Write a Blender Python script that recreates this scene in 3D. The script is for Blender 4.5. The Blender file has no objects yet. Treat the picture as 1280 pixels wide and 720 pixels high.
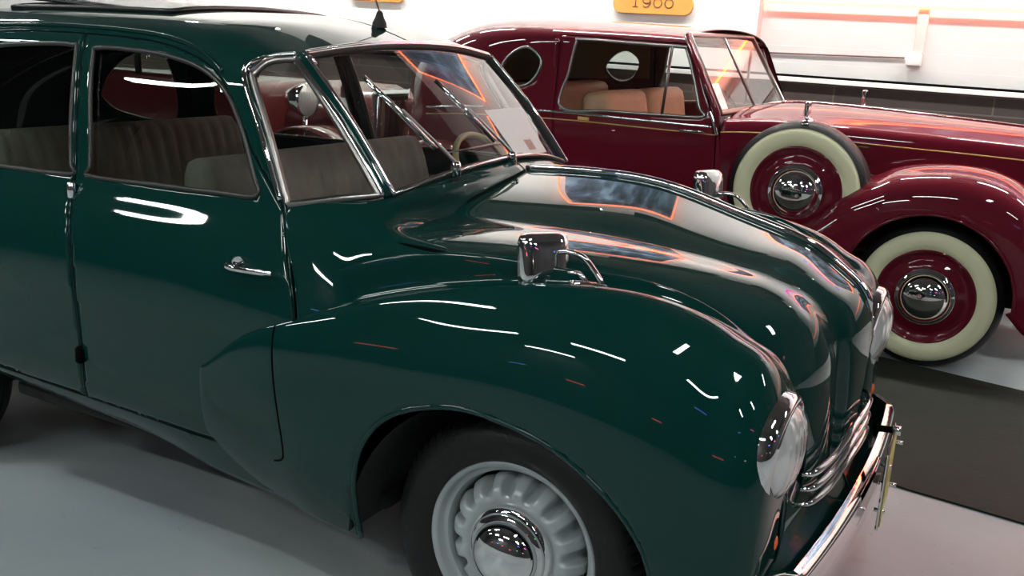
import bpy, bmesh, math, random
import numpy as np
from mathutils import Vector, Matrix
from mathutils.geometry import delaunay_2d_cdt
random.seed(4)
C = bpy.context.scene.collection
PI = math.pi

# ------------------------------------------------------------------ camera
cam = bpy.data.cameras.new('camera'); co = bpy.data.objects.new('camera', cam); C.objects.link(co)
cam.sensor_width = 36; cam.lens = 1271.84 / 1280 * 36; cam.clip_start = .05
Rr = Vector((0.87681696, 0.4776434, 0.05521589)); Up = Vector((-0.16464192, 0.19035603, 0.96781073)); Bk = Vector((0.45175774, -0.85768372, 0.24554753))
M = Matrix.Identity(4)
for i in range(3):
    M[i][0] = Rr[i]; M[i][1] = Up[i]; M[i][2] = Bk[i]
M[0][3], M[1][3], M[2][3] = 1.02144597, -2.71335699, 1.57066931
co.matrix_world = M
bpy.context.scene.camera = co
# ------------------------------------------------------------------ world, exposure
vs = bpy.context.scene.view_settings
vs.view_transform = 'Standard'; vs.look = 'None'; vs.gamma = 1; vs.use_curve_mapping = False
vs.exposure = 0.0
w = bpy.data.worlds.new('world'); bpy.context.scene.world = w; w.use_nodes = True
w.node_tree.nodes['Background'].inputs[0].default_value = (.55, .6, .65, 1)
w.node_tree.nodes['Background'].inputs[1].default_value = .05
TUBE = 72.0      # strength of the fluorescent tubes
NEON = 22.0

# ------------------------------------------------------------------ materials
def principled(name, col, rough=.5, metal=0, coat=0, spec=.5, bump=None, noise=None, coat_rough=.02, trans=0):
    m = bpy.data.materials.new(name); m.use_nodes = True
    nt = m.node_tree; b = nt.nodes['Principled BSDF']
    b.inputs['Base Color'].default_value = (*col, 1); b.inputs['Roughness'].default_value = rough
    b.inputs['Metallic'].default_value = metal; b.inputs['Coat Weight'].default_value = coat
    b.inputs['Coat Roughness'].default_value = coat_rough; b.inputs['Coat IOR'].default_value = 1.45; b.inputs['Specular IOR Level'].default_value = spec
    tc = nt.nodes.new('ShaderNodeTexCoord')
    if noise:
        sc, amt = noise
        n = nt.nodes.new('ShaderNodeTexNoise'); n.inputs['Scale'].default_value = sc; n.inputs['Detail'].default_value = 5
        nt.links.new(tc.outputs['Object'], n.inputs['Vector'])
        r = nt.nodes.new('ShaderNodeMapRange'); r.inputs[3].default_value = 1 - amt; r.inputs[4].default_value = 1 + amt
        nt.links.new(n.outputs[0], r.inputs[0])
        mx = nt.nodes.new('ShaderNodeVectorMath'); mx.operation = 'SCALE'; mx.inputs[0].default_value = col
        nt.links.new(r.outputs[0], mx.inputs[3]); nt.links.new(mx.outputs[0], b.inputs['Base Color'])
    if bump:
        sc, st = bump
        n = nt.nodes.new('ShaderNodeTexNoise'); n.inputs['Scale'].default_value = sc
        nt.links.new(tc.outputs['Object'], n.inputs['Vector'])
        bp = nt.nodes.new('ShaderNodeBump'); bp.inputs['Strength'].default_value = st; bp.inputs['Distance'].default_value = .01
        nt.links.new(n.outputs[0], bp.inputs['Height']); nt.links.new(bp.outputs[0], b.inputs['Normal'])
    return m
def emis(name, col, st):
    m = bpy.data.materials.new(name); m.use_nodes = True; nt = m.node_tree
    nt.nodes.remove(nt.nodes['Principled BSDF'])
    e = nt.nodes.new('ShaderNodeEmission'); e.inputs[0].default_value = (*col, 1); e.inputs[1].default_value = st
    nt.links.new(e.outputs[0], nt.nodes['Material Output'].inputs[0]); return m
def glassy(name, tint, ior=1.5, gain=1.0):
    m = bpy.data.materials.new(name); m.use_nodes = True; nt = m.node_tree
    nt.nodes.remove(nt.nodes['Principled BSDF'])
    t = nt.nodes.new('ShaderNodeBsdfTransparent'); t.inputs[0].default_value = (*tint, 1)
    g = nt.nodes.new('ShaderNodeBsdfGlossy'); g.inputs['Roughness'].default_value = .01; g.inputs[0].default_value = (gain, gain, gain, 1)
    # reflectance of a thin pane: Schlick curve on the angle between view and surface, same from both sides
    geo = nt.nodes.new('ShaderNodeNewGeometry'); dot = nt.nodes.new('ShaderNodeVectorMath'); dot.operation = 'DOT_PRODUCT'
    nt.links.new(geo.outputs['Normal'], dot.inputs[0]); nt.links.new(geo.outputs['Incoming'], dot.inputs[1])
    def mth(op, a=None, b=None, x=None, y=None, clamp=False):
        n = nt.nodes.new('ShaderNodeMath'); n.operation = op; n.use_clamp = clamp
        if a is not None: nt.links.new(a, n.inputs[0])
        elif x is not None: n.inputs[0].default_value = x
        if b is not None: nt.links.new(b, n.inputs[1])
        elif y is not None: n.inputs[1].default_value = y
        return n.outputs[0]
    f0 = ((ior - 1) / (ior + 1)) ** 2 * 1.8
    c5 = mth('POWER', mth('SUBTRACT', mth('ABSOLUTE', dot.outputs['Value']), x=1) if False else mth('SUBTRACT', None, mth('ABSOLUTE', dot.outputs['Value']), x=1.0, clamp=True), y=5)
    fr_ = mth('ADD', mth('MULTIPLY', c5, y=1 - f0), y=f0, clamp=True)
    mx = nt.nodes.new('ShaderNodeMixShader')
    nt.links.new(fr_, mx.inputs[0]); nt.links.new(t.outputs[0], mx.inputs[1]); nt.links.new(g.outputs[0], mx.inputs[2])
    nt.links.new(mx.outputs[0], nt.nodes['Material Output'].inputs[0]); return m

GREEN = principled("green_paint", (.0006, .027, .0225), .5, 0, 1, .02, noise=(2, .06))
MAROON = principled("maroon_paint", (.115, .0045, .014), .5, 0, 1, .05, noise=(2, .06))
RED = principled('red_paint', (.09, .003, .005), .3, 0, 1, noise=(3, .1))
CHROME = principled('chrome', (.82, .82, .83), .05, 1, bump=(30, .02))
FRAMEG = principled('dark_window_frame', (.05, .05, .048), .35, .6, noise=(8, .1))
SATIN = principled('satin_trim', (.30, .28, .27), .3, 1, noise=(8, .1))
RUBBER = principled('rubber', (.008, .008, .0088), .5, spec=.35, bump=(90, .15), noise=(15, .2))
BLACK = principled('black_gap', (.002, .002, .002), .9, spec=.05, noise=(10, .1))
UNDER = principled('underseal', (.006, .006, .006), .9, bump=(40, .3), noise=(10, .2))
SILVER = principled('silver_wheel_paint', (.42, .46, .47), .35, .25, .4, noise=(12, .06))
CREAM = principled('cream_whitewall', (.72, .70, .46), .5, noise=(10, .06))
GOLD = principled('gold_pinstripe', (.55, .33, .10), .4, noise=(8, .1))
CLOTH = principled('grey_seat_cloth', (.26, .235, .20), .9, bump=(150, .2), noise=(20, .15))
DARKIN = principled('dark_interior_trim', (.015, .013, .013), .7, noise=(8, .2))
HEADL = principled('headliner_fabric', (.10, .095, .085), .9, noise=(9, .1))
IVORY = principled('ivory_plastic', (.40, .36, .18), .35, noise=(9, .1))
TAN = principled('tan_leather', (.62, .36, .22), .5, bump=(40, .15), noise=(8, .15))
PAPER = principled('white_paper', (.95, .96, .94), .7, noise=(20, .02))
ORANGEL = principled('orange_lens', (.75, .12, .03), .15, 0, .5, noise=(30, .15))
PLATE = principled('yellow_plate', (.55, .48, .16), .4, noise=(20, .1))
SIGNM = principled('orange_sign_board', (.80, .36, .08), .5, noise=(8, .05))
INK = principled('dark_sign_ink', (.18, .07, .03), .6, noise=(20, .1))
GLASS = glassy('clear_glass', (.86, .88, .87), 1.38)
SIDEG = glassy('side_glass', (.55, .60, .57), 1.55)
def lens_mat():
    m = principled('headlamp_lens', (.72, .72, .72), .12, .45, 1, noise=(6, .1))
    nt = m.node_tree; b = nt.nodes['Principled BSDF']; tc = nt.nodes.new('ShaderNodeTexCoord')
    wv = nt.nodes.new('ShaderNodeTexWave'); wv.bands_direction = 'Y'; wv.inputs['Scale'].default_value = 14; wv.inputs['Distortion'].default_value = 1.5
    bp = nt.nodes.new('ShaderNodeBump'); bp.inputs['Strength'].default_value = .5; bp.inputs['Distance'].default_value = .004
    nt.links.new(tc.outputs['Object'], wv.inputs['Vector']); nt.links.new(wv.outputs[0], bp.inputs['Height']); nt.links.new(bp.outputs[0], b.inputs['Normal'])
    return m
LENS = lens_mat()

# ------------------------------------------------------------------ object helpers
def link_mesh(name, verts, faces, mat, parent=None, smooth=True, flip=False):
    me = bpy.data.meshes.new(name)
    if flip: faces = [tuple(reversed(f)) for f in faces]
    me.from_pydata([tuple(v) for v in verts], [], [tuple(f) for f in faces]); me.update()
    me.polygons.foreach_set('use_smooth', [smooth] * len(me.polygons))
    me.materials.append(mat)
    o = bpy.data.objects.new(name, me); C.objects.link(o)
    if parent: o.parent = parent
    return o
def obj(name, bm, mat, parent=None, smooth=True, auto=None):
    me = bpy.data.meshes.new(name); bmesh.ops.recalc_face_normals(bm, faces=bm.faces[:]); bm.to_mesh(me); bm.free()
    me.polygons.foreach_set('use_smooth', [smooth] * len(me.polygons))
    if auto and smooth:
        me.set_sharp_from_angle(angle=math.radians(auto))
    me.materials.append(mat)
    o = bpy.data.objects.new(name, me); C.objects.link(o)
    if parent: o.parent = parent
    return o
def tag(o, label, cat, group=None):
    o['label'] = label; o['category'] = cat
    if group: o['group'] = group
    return o
def thing(name, label, cat, loc=(0, 0, 0), group=None):
    o = bpy.data.objects.new(name, None); C.objects.link(o); o.location = loc; o.empty_display_size = .1
    return tag(o, label, cat, group)
def struct(o):
    o['kind'] = 'structure'; return o
def rel(root, o):
    """mesh built in world coordinates under a root that is not at the origin"""
    o.parent = root; o.matrix_parent_inverse = Matrix.Translation(root.location).inverted(); return o
def box(bm, c, s, bev=0, rot=None):
    r = bmesh.ops.create_cube(bm, size=1)['verts']
    m = Matrix.Translation(c) @ (rot.to_4x4() if rot else Matrix.Identity(4)) @ Matrix.Diagonal((*s, 1))
    bmesh.ops.transform(bm, matrix=m, verts=r)
    if bev:
        es = list({e for v in r for e in v.link_edges})
        bmesh.ops.bevel(bm, geom=es, offset=bev, segments=3, profile=.6, affect='EDGES')
    return bm
def sp(pts, n=None, k=12, closed=False):
    """catmull-rom resample"""
    P = [Vector(p) for p in pts]; out = []
    N = len(P); rng = range(N if closed else N - 1)
    for i in rng:
        if closed: a, b, c, d = P[i - 1], P[i], P[(i + 1) % N], P[(i + 2) % N]
        else: a, b, c, d = P[max(i - 1, 0)], P[i], P[i + 1], P[min(i + 2, N - 1)]
        for j in range(k):
            t = j / k
            out.append(.5 * ((2 * b) + (c - a) * t + (2 * a - 5 * b + 4 * c - d) * t * t + (3 * b - a - 3 * c + d) * t ** 3))
    if not closed: out.append(P[-1].copy())
    return out
def tube(bm, pts, r, n=10, closed=False, flat=1.0, up=None, caps=True):
    """sweep an n-gon along pts; r number or list; flat squashes along second axis"""
    P = [Vector(p) for p in pts]; N = len(P); rings = []
    prev = None
    for i in range(N):
        if closed: t = P[(i + 1) % N] - P[i - 1]
        else: t = P[min(i + 1, N - 1)] - P[max(i - 1, 0)]
        t.normalize()
        ref = Vector(up) if up else (prev if prev else (Vector((0, 0, 1)) if abs(t.z) < .9 else Vector((0, 1, 0))))
        a = ref - t * ref.dot(t)
        if a.length < 1e-6: a = t.orthogonal()
        a.normalize(); b = t.cross(a); prev = a
        rr = r[i] if isinstance(r, (list, tuple)) else r
        rings.append([bm.verts.new(P[i] + a * math.cos(2 * PI * k / n) * rr + b * math.sin(2 * PI * k / n) * rr * flat) for k in range(n)])
    for i in range(N if closed else N - 1):
        A, B = rings[i], rings[(i + 1) % N]
        for k in range(n): bm.faces.new((A[k], A[(k + 1) % n], B[(k + 1) % n], B[k]))
    if not closed and caps:
        bm.faces.new(rings[0][::-1]); bm.faces.new(rings[-1])
    return bm
def lathe(bm, prof, c, axis='Y', n=64, close=False, fn=None):
    """prof: (radius, offset along axis). axis Y: offset is in y"""
    rings = []
    for i, (r, h) in enumerate(prof):
        ring = []
        for k in range(n):
            a = 2 * PI * k / n
            rr, hh = (r, h) if fn is None else fn(i, a, r, h)
            if axis == 'Y': p = (c[0] + rr * math.cos(a), c[1] + hh, c[2] + rr * math.sin(a))
            elif axis == 'X': p = (c[0] + hh, c[1] + rr * math.cos(a), c[2] + rr * math.sin(a))
            else: p = (c[0] + rr * math.cos(a), c[1] + rr * math.sin(a), c[2] + hh)
            ring.append(bm.verts.new(p))
        rings.append(ring)
    m = len(rings)
    for i in range(m if close else m - 1):
        A, B = rings[i], rings[(i + 1) % m]
        for k in range(n): bm.faces.new((A[k], A[(k + 1) % n], B[(k + 1) % n], B[k]))
    if not close:
        for ring, (r, h) in ((rings[0], prof[0]), (rings[-1], prof[-1])):
            if r < .02: bm.faces.new(ring)
    return bm

# ------------------------------------------------------------------ spline patches
def spline_basis(n):
    """matrix mapping n knot values to second derivatives (natural cubic, unit knots)"""
    A = np.zeros((n, n)); B = np.zeros((n, n)); A[0, 0] = A[-1, -1] = 1
    for i in range(1, n - 1):
        A[i, i - 1] = 1; A[i, i] = 4; A[i, i + 1] = 1
        B[i, i - 1] = 6; B[i, i] = -12; B[i, i + 1] = 6
    return np.linalg.solve(A, B)
def weights(u, n, D):
    u = np.clip(u, 0, n - 1); i = np.minimum(u.astype(int), n - 2); t = u - i; s = 1 - t
    W = np.zeros((len(u), n)); r = np.arange(len(u))
    W[r, i] += s; W[r, i + 1] += t
    W += ((s ** 3 - s) / 6)[:, None] * D[i] + ((t ** 3 - t) / 6)[:, None] * D[i + 1]
    return W
class Patch:
    def __init__(s, grid):
        s.G = np.array(grid, float); s.M, s.N = s.G.shape[:2]
        s.Du = spline_basis(s.M); s.Dv = spline_basis(s.N)
    def __call__(s, U, V):
        U = np.atleast_1d(np.asarray(U, float)); V = np.atleast_1d(np.asarray(V, float))
        return np.einsum('pm,pn,mnk->pk', weights(U, s.M, s.Du), weights(V, s.N, s.Dv), s.G)
    def normal(s, U, V):
        e = 1e-3
        a = s(U + e, V) - s(U - e, V); b = s(U, V + e) - s(U, V - e)
        n = np.cross(a, b); n /= np.maximum(np.linalg.norm(n, axis=1), 1e-9)[:, None]; return n
    def inv(s, pts, ax=(0, 2), vmin=0, vmax=None, umin=0, umax=None):
        """(u,v) whose surface point has the given two coordinates"""
        vmax = s.N - 1 if vmax is None else vmax; umax = s.M - 1 if umax is None else umax
        gu, gv = np.meshgrid(np.linspace(umin, umax, 120), np.linspace(vmin, vmax, 120)); gu = gu.ravel(); gv = gv.ravel()
        P = s(gu, gv)[:, ax]; out = []
        for p in pts:
            p = np.array(p, float); k = np.argmin(((P - p) ** 2).sum(1)); q = np.array([gu[k], gv[k]])
            for _ in range(6):
                f = s([q[0]], [q[1]])[0][list(ax)] - p; e = 1e-3
                J = np.array([(s([q[0] + e], [q[1]])[0][list(ax)] - s([q[0] - e], [q[1]])[0][list(ax)]) / (2 * e),
                              (s([q[0]], [q[1] + e])[0][list(ax)] - s([q[0]], [q[1] - e])[0][list(ax)]) / (2 * e)]).T
                try: d = np.linalg.solve(J, -f)
                except Exception: break
                q = q + np.clip(d, -.3, .3); q[0] = min(max(q[0], umin), umax); q[1] = min(max(q[1], vmin), vmax)
            out.append(tuple(q))
        return out
def inside(pts, loop):
    x, y = pts[:, 0], pts[:, 1]; L = np.array(loop); r = np.zeros(len(pts), bool); n = len(L)
    for i in range(n):
        x1, y1 = L[i]; x2, y2 = L[(i + 1) % n]
        if y1 == y2: continue
        c = ((y1 > y) != (y2 > y)) & (x < (x2 - x1) * (y - y1) / (y2 - y1) + x1); r ^= c
    return r
def dist_loop(pts, loop):
    L = np.array(loop); d = np.full(len(pts), 1e9); n = len(L)
    for i in range(n):
        a = L[i]; b = L[(i + 1) % n]; ab = b - a; l = max((ab ** 2).sum(), 1e-12)
        t = np.clip(((pts - a) @ ab) / l, 0, 1); q = a + t[:, None] * ab
        d = np.minimum(d, np.sqrt(((pts - q) ** 2).sum(1)))
    return d
def resample(loop, st, closed=True):
    out = []; n = len(loop)
    for i in range(n if closed else n - 1):
        a = np.array(loop[i]); b = np.array(loop[(i + 1) % n]); k = max(1, int(np.ceil(np.linalg.norm(b - a) / st)))
        for j in range(k): out.append(tuple(a + (b - a) * j / k))
    if not closed: out.append(tuple(loop[-1]))
    return out
def trim_mesh(name, P, outer, holes, mat, parent, nu, nv, side=1, thick=.004, off=0.0):
    """trimmed piece of patch P; outer/holes are (u,v) loops. side=+1 mirrors y. off pushes inward"""
    su = nu / (P.M - 1); sv = nv / (P.N - 1)
    sc = lambda L: [(p[0] * su, p[1] * sv) for p in L]
    if outer is None: outer = [(0, 0), (P.M - 1, 0), (P.M - 1, P.N - 1), (0, P.N - 1)]
    lo = [resample(sc(L), 1.0) for L in [outer] + list(holes)]
    verts = []; edges = []
    for L in lo:
        b = len(verts); verts += L; edges += [(b + i, b + (i + 1) % len(L)) for i in range(len(L))]
    mn = np.min(lo[0], axis=0); mxx = np.max(lo[0], axis=0)
    gx, gy = np.meshgrid(np.arange(math.floor(mn[0]), math.ceil(mxx[0]) + 1), np.arange(math.floor(mn[1]), math.ceil(mxx[1]) + 1))
    g = np.stack([gx.ravel(), gy.ravel()], 1).astype(float)
    keep = inside(g, lo[0])
    for L in lo[1:]: keep &= ~inside(g, L)
    g = g[keep]; dd = np.full(len(g), 1e9)
    for L in lo: dd = np.minimum(dd, dist_loop(g, L))
    g = g[dd > .45]
    verts += [tuple(p) for p in g]
    r = delaunay_2d_cdt([Vector(v) for v in verts], edges, [], 0, 1e-5)
    V2 = np.array([(v.x, v.y) for v in r[0]]); F = [tuple(f) for f in r[2]]
    cen = np.array([V2[list(f)].mean(0) for f in F])
    ok = inside(cen, lo[0])
    for L in lo[1:]: ok &= ~inside(cen, L)
    F = [f for f, k in zip(F, ok) if k]
    used = sorted({i for f in F for i in f}); mp = {a: b for b, a in enumerate(used)}
    F = [tuple(mp[i] for i in f) for f in F]; UV = V2[used] / np.array([su, sv])
    X = P(UV[:, 0], UV[:, 1]); N = P.normal(UV[:, 0], UV[:, 1])
    # outward test: near side patch looks to -y / +z
    mid = X.mean(0); ref = np.array([mid[0] * 0, -1, .8]); sgn = 1 if (N @ ref).sum() > 0 else -1
    X = X - N * sgn * off
    fl = False
    f0 = F[len(F) // 2]; fn = np.cross(X[f0[1]] - X[f0[0]], X[f0[2]] - X[f0[0]])
    if fn @ (N[f0[0]] * sgn) < 0: fl = True
    if side > 0: X[:, 1] *= -1; fl = not fl
    o = link_mesh(name, X, F, mat, parent, True, fl)
    if thick:
        md = o.modifiers.new('thickness', 'SOLIDIFY'); md.thickness = thick; md.offset = -1
    return o
def on_patch(P, uvs, off=0.0, side=-1):
    U = np.array([p[0] for p in uvs]); V = np.array([p[1] for p in uvs]); X = P(U, V); N = P.normal(U, V)
    sgn = 1 if (N @ np.array([0, -1, .8])).sum() > 0 else -1
    X = X + N * sgn * off
    if side > 0: X[:, 1] *= -1
    return [Vector(p) for p in X]
def inset(loop, d):
    L = [Vector(p) for p in loop]; n = len(L); area = sum(L[i].x * L[(i + 1) % n].y - L[(i + 1) % n].x * L[i].y for i in range(n)); s = 1 if area > 0 else -1
    out = []
    for i in range(n):
        t = (L[(i + 1) % n] - L[i - 1]).normalized(); out.append(tuple(L[i] + Vector((-t.y, t.x)) * d * s))
    return out
def loop2(pts, k=8): return [(p.x, p.y) for p in sp([(a, b, 0) for a, b in pts], k=k, closed=True)]
def line2(pts, k=8): return [(p.x, p.y) for p in sp([(a, b, 0) for a, b in pts], k=k)]

# ================================================================== SETTING
XA, XB, YA, YB, ZC = -11.0, 7.0, -9.0, 5.30, 6.4
def floor_mat():
    m = principled('painted_floor', (.5, .5, .5), .38, 0, 0, .5)
    nt = m.node_tree; b = nt.nodes['Principled BSDF']; L = nt.links
    tc = nt.nodes.new('ShaderNodeTexCoord')
    def noise(sc, det=6, dist=0):
        n = nt.nodes.new('ShaderNodeTexNoise'); n.inputs['Scale'].default_value = sc; n.inputs['Detail'].default_value = det; n.inputs['Distortion'].default_value = dist
        L.new(tc.outputs['Object'], n.inputs['Vector']); return n
    def ramp(n, stops):
        r = nt.nodes.new('ShaderNodeValToRGB'); e = r.color_ramp.elements
        e[0].position, e[0].color = stops[0][0], (*stops[0][1], 1); e[1].position, e[1].color = stops[-1][0], (*stops[-1][1], 1)
        for p, c in stops[1:-1]:
            k = e.new(p); k.color = (*c, 1)
        L.new(n.outputs[0], r.inputs[0]); return r
    base = ramp(noise(.9, 5, .6), [(.3, (.29, .33, .35)), (.5, (.36, .39, .40)), (.72, (.42, .42, .41))])
    stain = ramp(noise(1.7, 6, .5), [(.60, (0, 0, 0)), (.74, (1, 1, 1))])
    m1 = nt.nodes.new('ShaderNodeMix'); m1.data_type = 'RGBA'; m1.inputs['B'].default_value = (.23, .18, .12, 1)
    sc = nt.nodes.new('ShaderNodeMath'); sc.operation = 'MULTIPLY'; sc.inputs[1].default_value = .45
    L.new(stain.outputs[0], sc.inputs[0]); L.new(sc.outputs[0], m1.inputs[0]); L.new(base.outputs[0], m1.inputs['A'])
    speck = ramp(noise(28, 3, 1), [(.70, (0, 0, 0)), (.76, (1, 1, 1))])
    s2 = nt.nodes.new('ShaderNodeMath'); s2.operation = 'MULTIPLY'; s2.inputs[1].default_value = .4
    L.new(speck.outputs[0], s2.inputs[0])
    m2 = nt.nodes.new('ShaderNodeMix'); m2.data_type = 'RGBA'; m2.inputs['B'].default_value = (.16, .14, .11, 1)
    L.new(s2.outputs[0], m2.inputs[0]); L.new(m1.outputs['Result'], m2.inputs['A']); L.new(m2.outputs['Result'], b.inputs['Base Color'])
    return m
bm = bmesh.new(); box(bm, ((XA + XB) / 2, (YA + YB) / 2, -.05), (XB - XA, YB - YA, .1)); struct(obj('floor', bm, floor_mat(), smooth=False))
bm = bmesh.new(); box(bm, ((XA + XB) / 2, (YA + YB) / 2, ZC + .05), (XB - XA, YB - YA, .1))
struct(obj('ceiling', bm, principled('ceiling_paint', (.05, .05, .05), .8, noise=(1.5, .1)), smooth=False))
# far wall: upper white board wall with shallow boards, dark brown lower wall
def board_wall():
    m = principled('white_boards', (.88, .86, .84), .6, noise=(3, .03))
    nt = m.node_tree; b = nt.nodes['Principled BSDF']; tc = nt.nodes.new('ShaderNodeTexCoord')
    wv = nt.nodes.new('ShaderNodeTexWave'); wv.bands_direction = 'Z'; wv.wave_profile = 'SAW'; wv.inputs['Scale'].default_value = 2.6; wv.inputs['Distortion'].default_value = .05
    bp = nt.nodes.new('ShaderNodeBump'); bp.inputs['Strength'].default_value = .6; bp.inputs['Distance'].default_value = .02
    nt.links.new(tc.outputs['Object'], wv.inputs['Vector']); nt.links.new(wv.outputs[0], bp.inputs['Height']); nt.links.new(bp.outputs[0], b.inputs['Normal'])
    return m
WHITEW = principled('white_wall_paint', (.9, .89, .86), .7, noise=(2, .02))
bm = bmesh.new(); box(bm, ((XA - 1.17) / 2, YB + .05, (ZC + 1.36) / 2), (-1.17 - XA, .1, ZC - 1.36)); struct(obj('wall_back', bm, WHITEW, smooth=False))
bm = bmesh.new(); box(bm, ((XB - 1.17) / 2, YB + .04, (1.9 + 1.36) / 2), (XB + 1.17, .1, .54)); box(bm, ((XB - 1.17) / 2, YB + .05, (ZC + 1.9) / 2), (XB + 1.17, .1, ZC - 1.9))
struct(obj('wall_boards', bm, board_wall(), smooth=False))
def stone():
    m = principled('dark_brown_blocks', (.05, .035, .03), .75)
    nt = m.node_tree; b = nt.nodes['Principled BSDF']; tc = nt.nodes.new('ShaderNodeTexCoord')
    mp = nt.nodes.new('ShaderNodeMapping'); mp.inputs['Rotation'].default_value = (PI / 2, 0, 0)
    br = nt.nodes.new('ShaderNodeTexBrick'); br.inputs['Color1'].default_value = (.055, .038, .033, 1); br.inputs['Color2'].default_value = (.035, .026, .024, 1); br.inputs['Mortar'].default_value = (.10, .08, .07, 1)
    br.inputs['Scale'].default_value = 1; br.inputs['Brick Width'].default_value = 1.1; br.inputs['Row Height'].default_value = .13; br.inputs['Mortar Size'].default_value = .006
    nt.links.new(tc.outputs['Object'], mp.inputs[0]); nt.links.new(mp.outputs[0], br.inputs[0]); nt.links.new(br.outputs[0], b.inputs['Base Color'])
    return m
bm = bmesh.new(); box(bm, ((XA + XB) / 2, YB + .03, .65), (XB - XA, .14, 1.30)); struct(obj('wall_lower', bm, stone(), smooth=False))
bm = bmesh.new(); box(bm, ((XA + XB) / 2, YB - .02, 1.325), (XB - XA, .10, .035), .004); struct(obj('trim_1', bm, principled('white_trim', (.85, .84, .82), .5, noise=(5, .03)), smooth=False))
bm = bmesh.new(); box(bm, ((XA + XB) / 2, YB - .01, 1.352), (XB - XA, .08, .018), .002); struct(obj('trim_2', bm, BLACK, smooth=False))
PINKT = principled('pale_pink_trim', (.75, .45, .42), .5, noise=(5, .05))
bm = bmesh.new(); box(bm, (-1.17, YB - .03, 1.73), (.022, .05, .38), .004); struct(obj('trim_3', bm, PINKT, smooth=False))
dark = principled('dark_hall_paint', (.03, .03, .032), .7, noise=(.8, .3))
bm = bmesh.new(); box(bm, ((XA + XB) / 2, YA - .05, ZC / 2), (XB - XA, .1, ZC)); struct(obj('wall_front', bm, dark, smooth=False))
bm = bmesh.new(); box(bm, (XA - .05, (YA + YB) / 2, ZC / 2), (.1, YB - YA, ZC)); struct(obj('wall_left', bm, dark, smooth=False))
bm = bmesh.new(); box(bm, (XB + .05, (YA + YB) / 2, ZC / 2), (.1, YB - YA, ZC)); struct(obj('wall_right', bm, dark, smooth=False))
# conduit and junction box on the boards
t = thing('electrical_conduit', 'thin dark conduit running along the white boards to a small square white box', 'conduit', (0, YB - .02, 1.52))
bm = bmesh.new(); tube(bm, [(-1.15, 0, -.012), (-.09, 0, .010)], .006, 8); obj('pipe', bm, principled('conduit_grey', (.12, .05, .05), .5, noise=(5, .1)), t)
bm = bmesh.new(); box(bm, (-.02, -.02, 0), (.10, .07, .085), .01); obj('junction_box', bm, principled('white_plastic', (.8, .78, .76), .4, noise=(5, .03)), t)
bm = bmesh.new(); box(bm, (.0, -.005, .2), (.075, .03, .32), .008); obj('riser', bm, principled('pink_white_conduit', (.85, .66, .62), .5, noise=(5, .03)), t)
# dark strip of matting between the two cars
bm = bmesh.new()
a = [(-8, 3.10, 0), (-8, 1.98, 0), (6, .52, 0), (6, 2.25, 0)]
a = [(-7, 4.3, 0), (-7, 2.3, 0), (.642, 1.084, 0), (6, .35, 0), (6, 1.7, 0), (.4, 2.747, 0)]
lo_ = [bm.verts.new((p[0], p[1], .002)) for p in a]; hi_ = [bm.verts.new((p[0], p[1], .009)) for p in a]
bm.faces.new(hi_); bm.faces.new(lo_[::-1])
for i in range(6): bm.faces.new((lo_[i], lo_[(i + 1) % 6], hi_[(i + 1) % 6], hi_[i]))
tag(obj('floor_mat', bm, principled('dark_matting', (.018, .020, .016), .7, 0, 0, .15, noise=(5, .25), bump=(60, .2)), smooth=False), 'dark grey rubber matting strip on the floor between the green and maroon cars', 'mat')
# year signs
def digits(bm, text, w, h, r):
    """slab serif numerals drawn as raised strokes in the x-z plane, centred"""
    x = -w * len(text) / 2
    for ch in text:
        cx = x + w / 2
        el = lambda ax, az, ox, oz: [(ox + ax * math.cos(a), 0, oz + az * math.sin(a)) for a in np.linspace(0, 2 * PI, 28, endpoint=False)]
        if ch == '0': tube(bm, el(w * .36, h * .46, cx, 0), r, 6, True)
        elif ch == '9':
            tube(bm, el(w * .33, h * .27, cx, h * .19), r, 6, True)
            tube(bm, sp([(cx + w * .33, 0, h * .19), (cx + w * .30, 0, -h * .2), (cx, 0, -h * .46), (cx - w * .3, 0, -h * .36)]), r, 6)
        elif ch == '1':
            tube(bm, [(cx, 0, h * .46), (cx, 0, -h * .46)], r, 6); tube(bm, [(cx, 0, h * .46), (cx - w * .2, 0, h * .30)], r * .8, 6)
            tube(bm, [(cx - w * .24, 0, -h * .46), (cx + w * .24, 0, -h * .46)], r * .8, 6)
        x += w
def year_sign(x0, x1, text, label):
    zc = 1.835; cx = (x0 + x1) / 2; hw = (x1 - x0) / 2; hh = .078
    t = thing('year_sign', label, 'sign', (cx, YB, zc), 'orange year signs on the white wall')
    bm = bmesh.new(); pts = []
    for sx, a0 in ((1, -PI / 2), (-1, PI / 2)):
        for k in range(13):
            a = a0 + PI * k / 12; pts.append((sx * (hw - hh * .9) + hh * .9 * math.cos(a), hh * math.sin(a)))
    f = [bm.verts.new((p[0], -.03, p[1])) for p in pts]; b = [bm.verts.new((p[0], -.005, p[1])) for p in pts]
    bm.faces.new(f); bm.faces.new(b[::-1])
    for i in range(len(pts)): bm.faces.new((f[i], f[(i + 1) % len(pts)], b[(i + 1) % len(pts)], b[i]))
    obj('sign_board', bm, SIGNM, t, False)
    for i, ch in enumerate(text):
        bm = bmesh.new(); digits(bm, ch, .095, .075, .0045); o = obj('numeral', bm, INK, t); o.location = ((i - 1.5) * .095, -.031, .008)
year_sign(-2.40, -1.72, '1900', 'orange rounded sign reading 1900 above the maroon car')
year_sign(-5.09, -4.46, '1910', 'orange rounded sign reading 1910 behind the green roof aerial')
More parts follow.
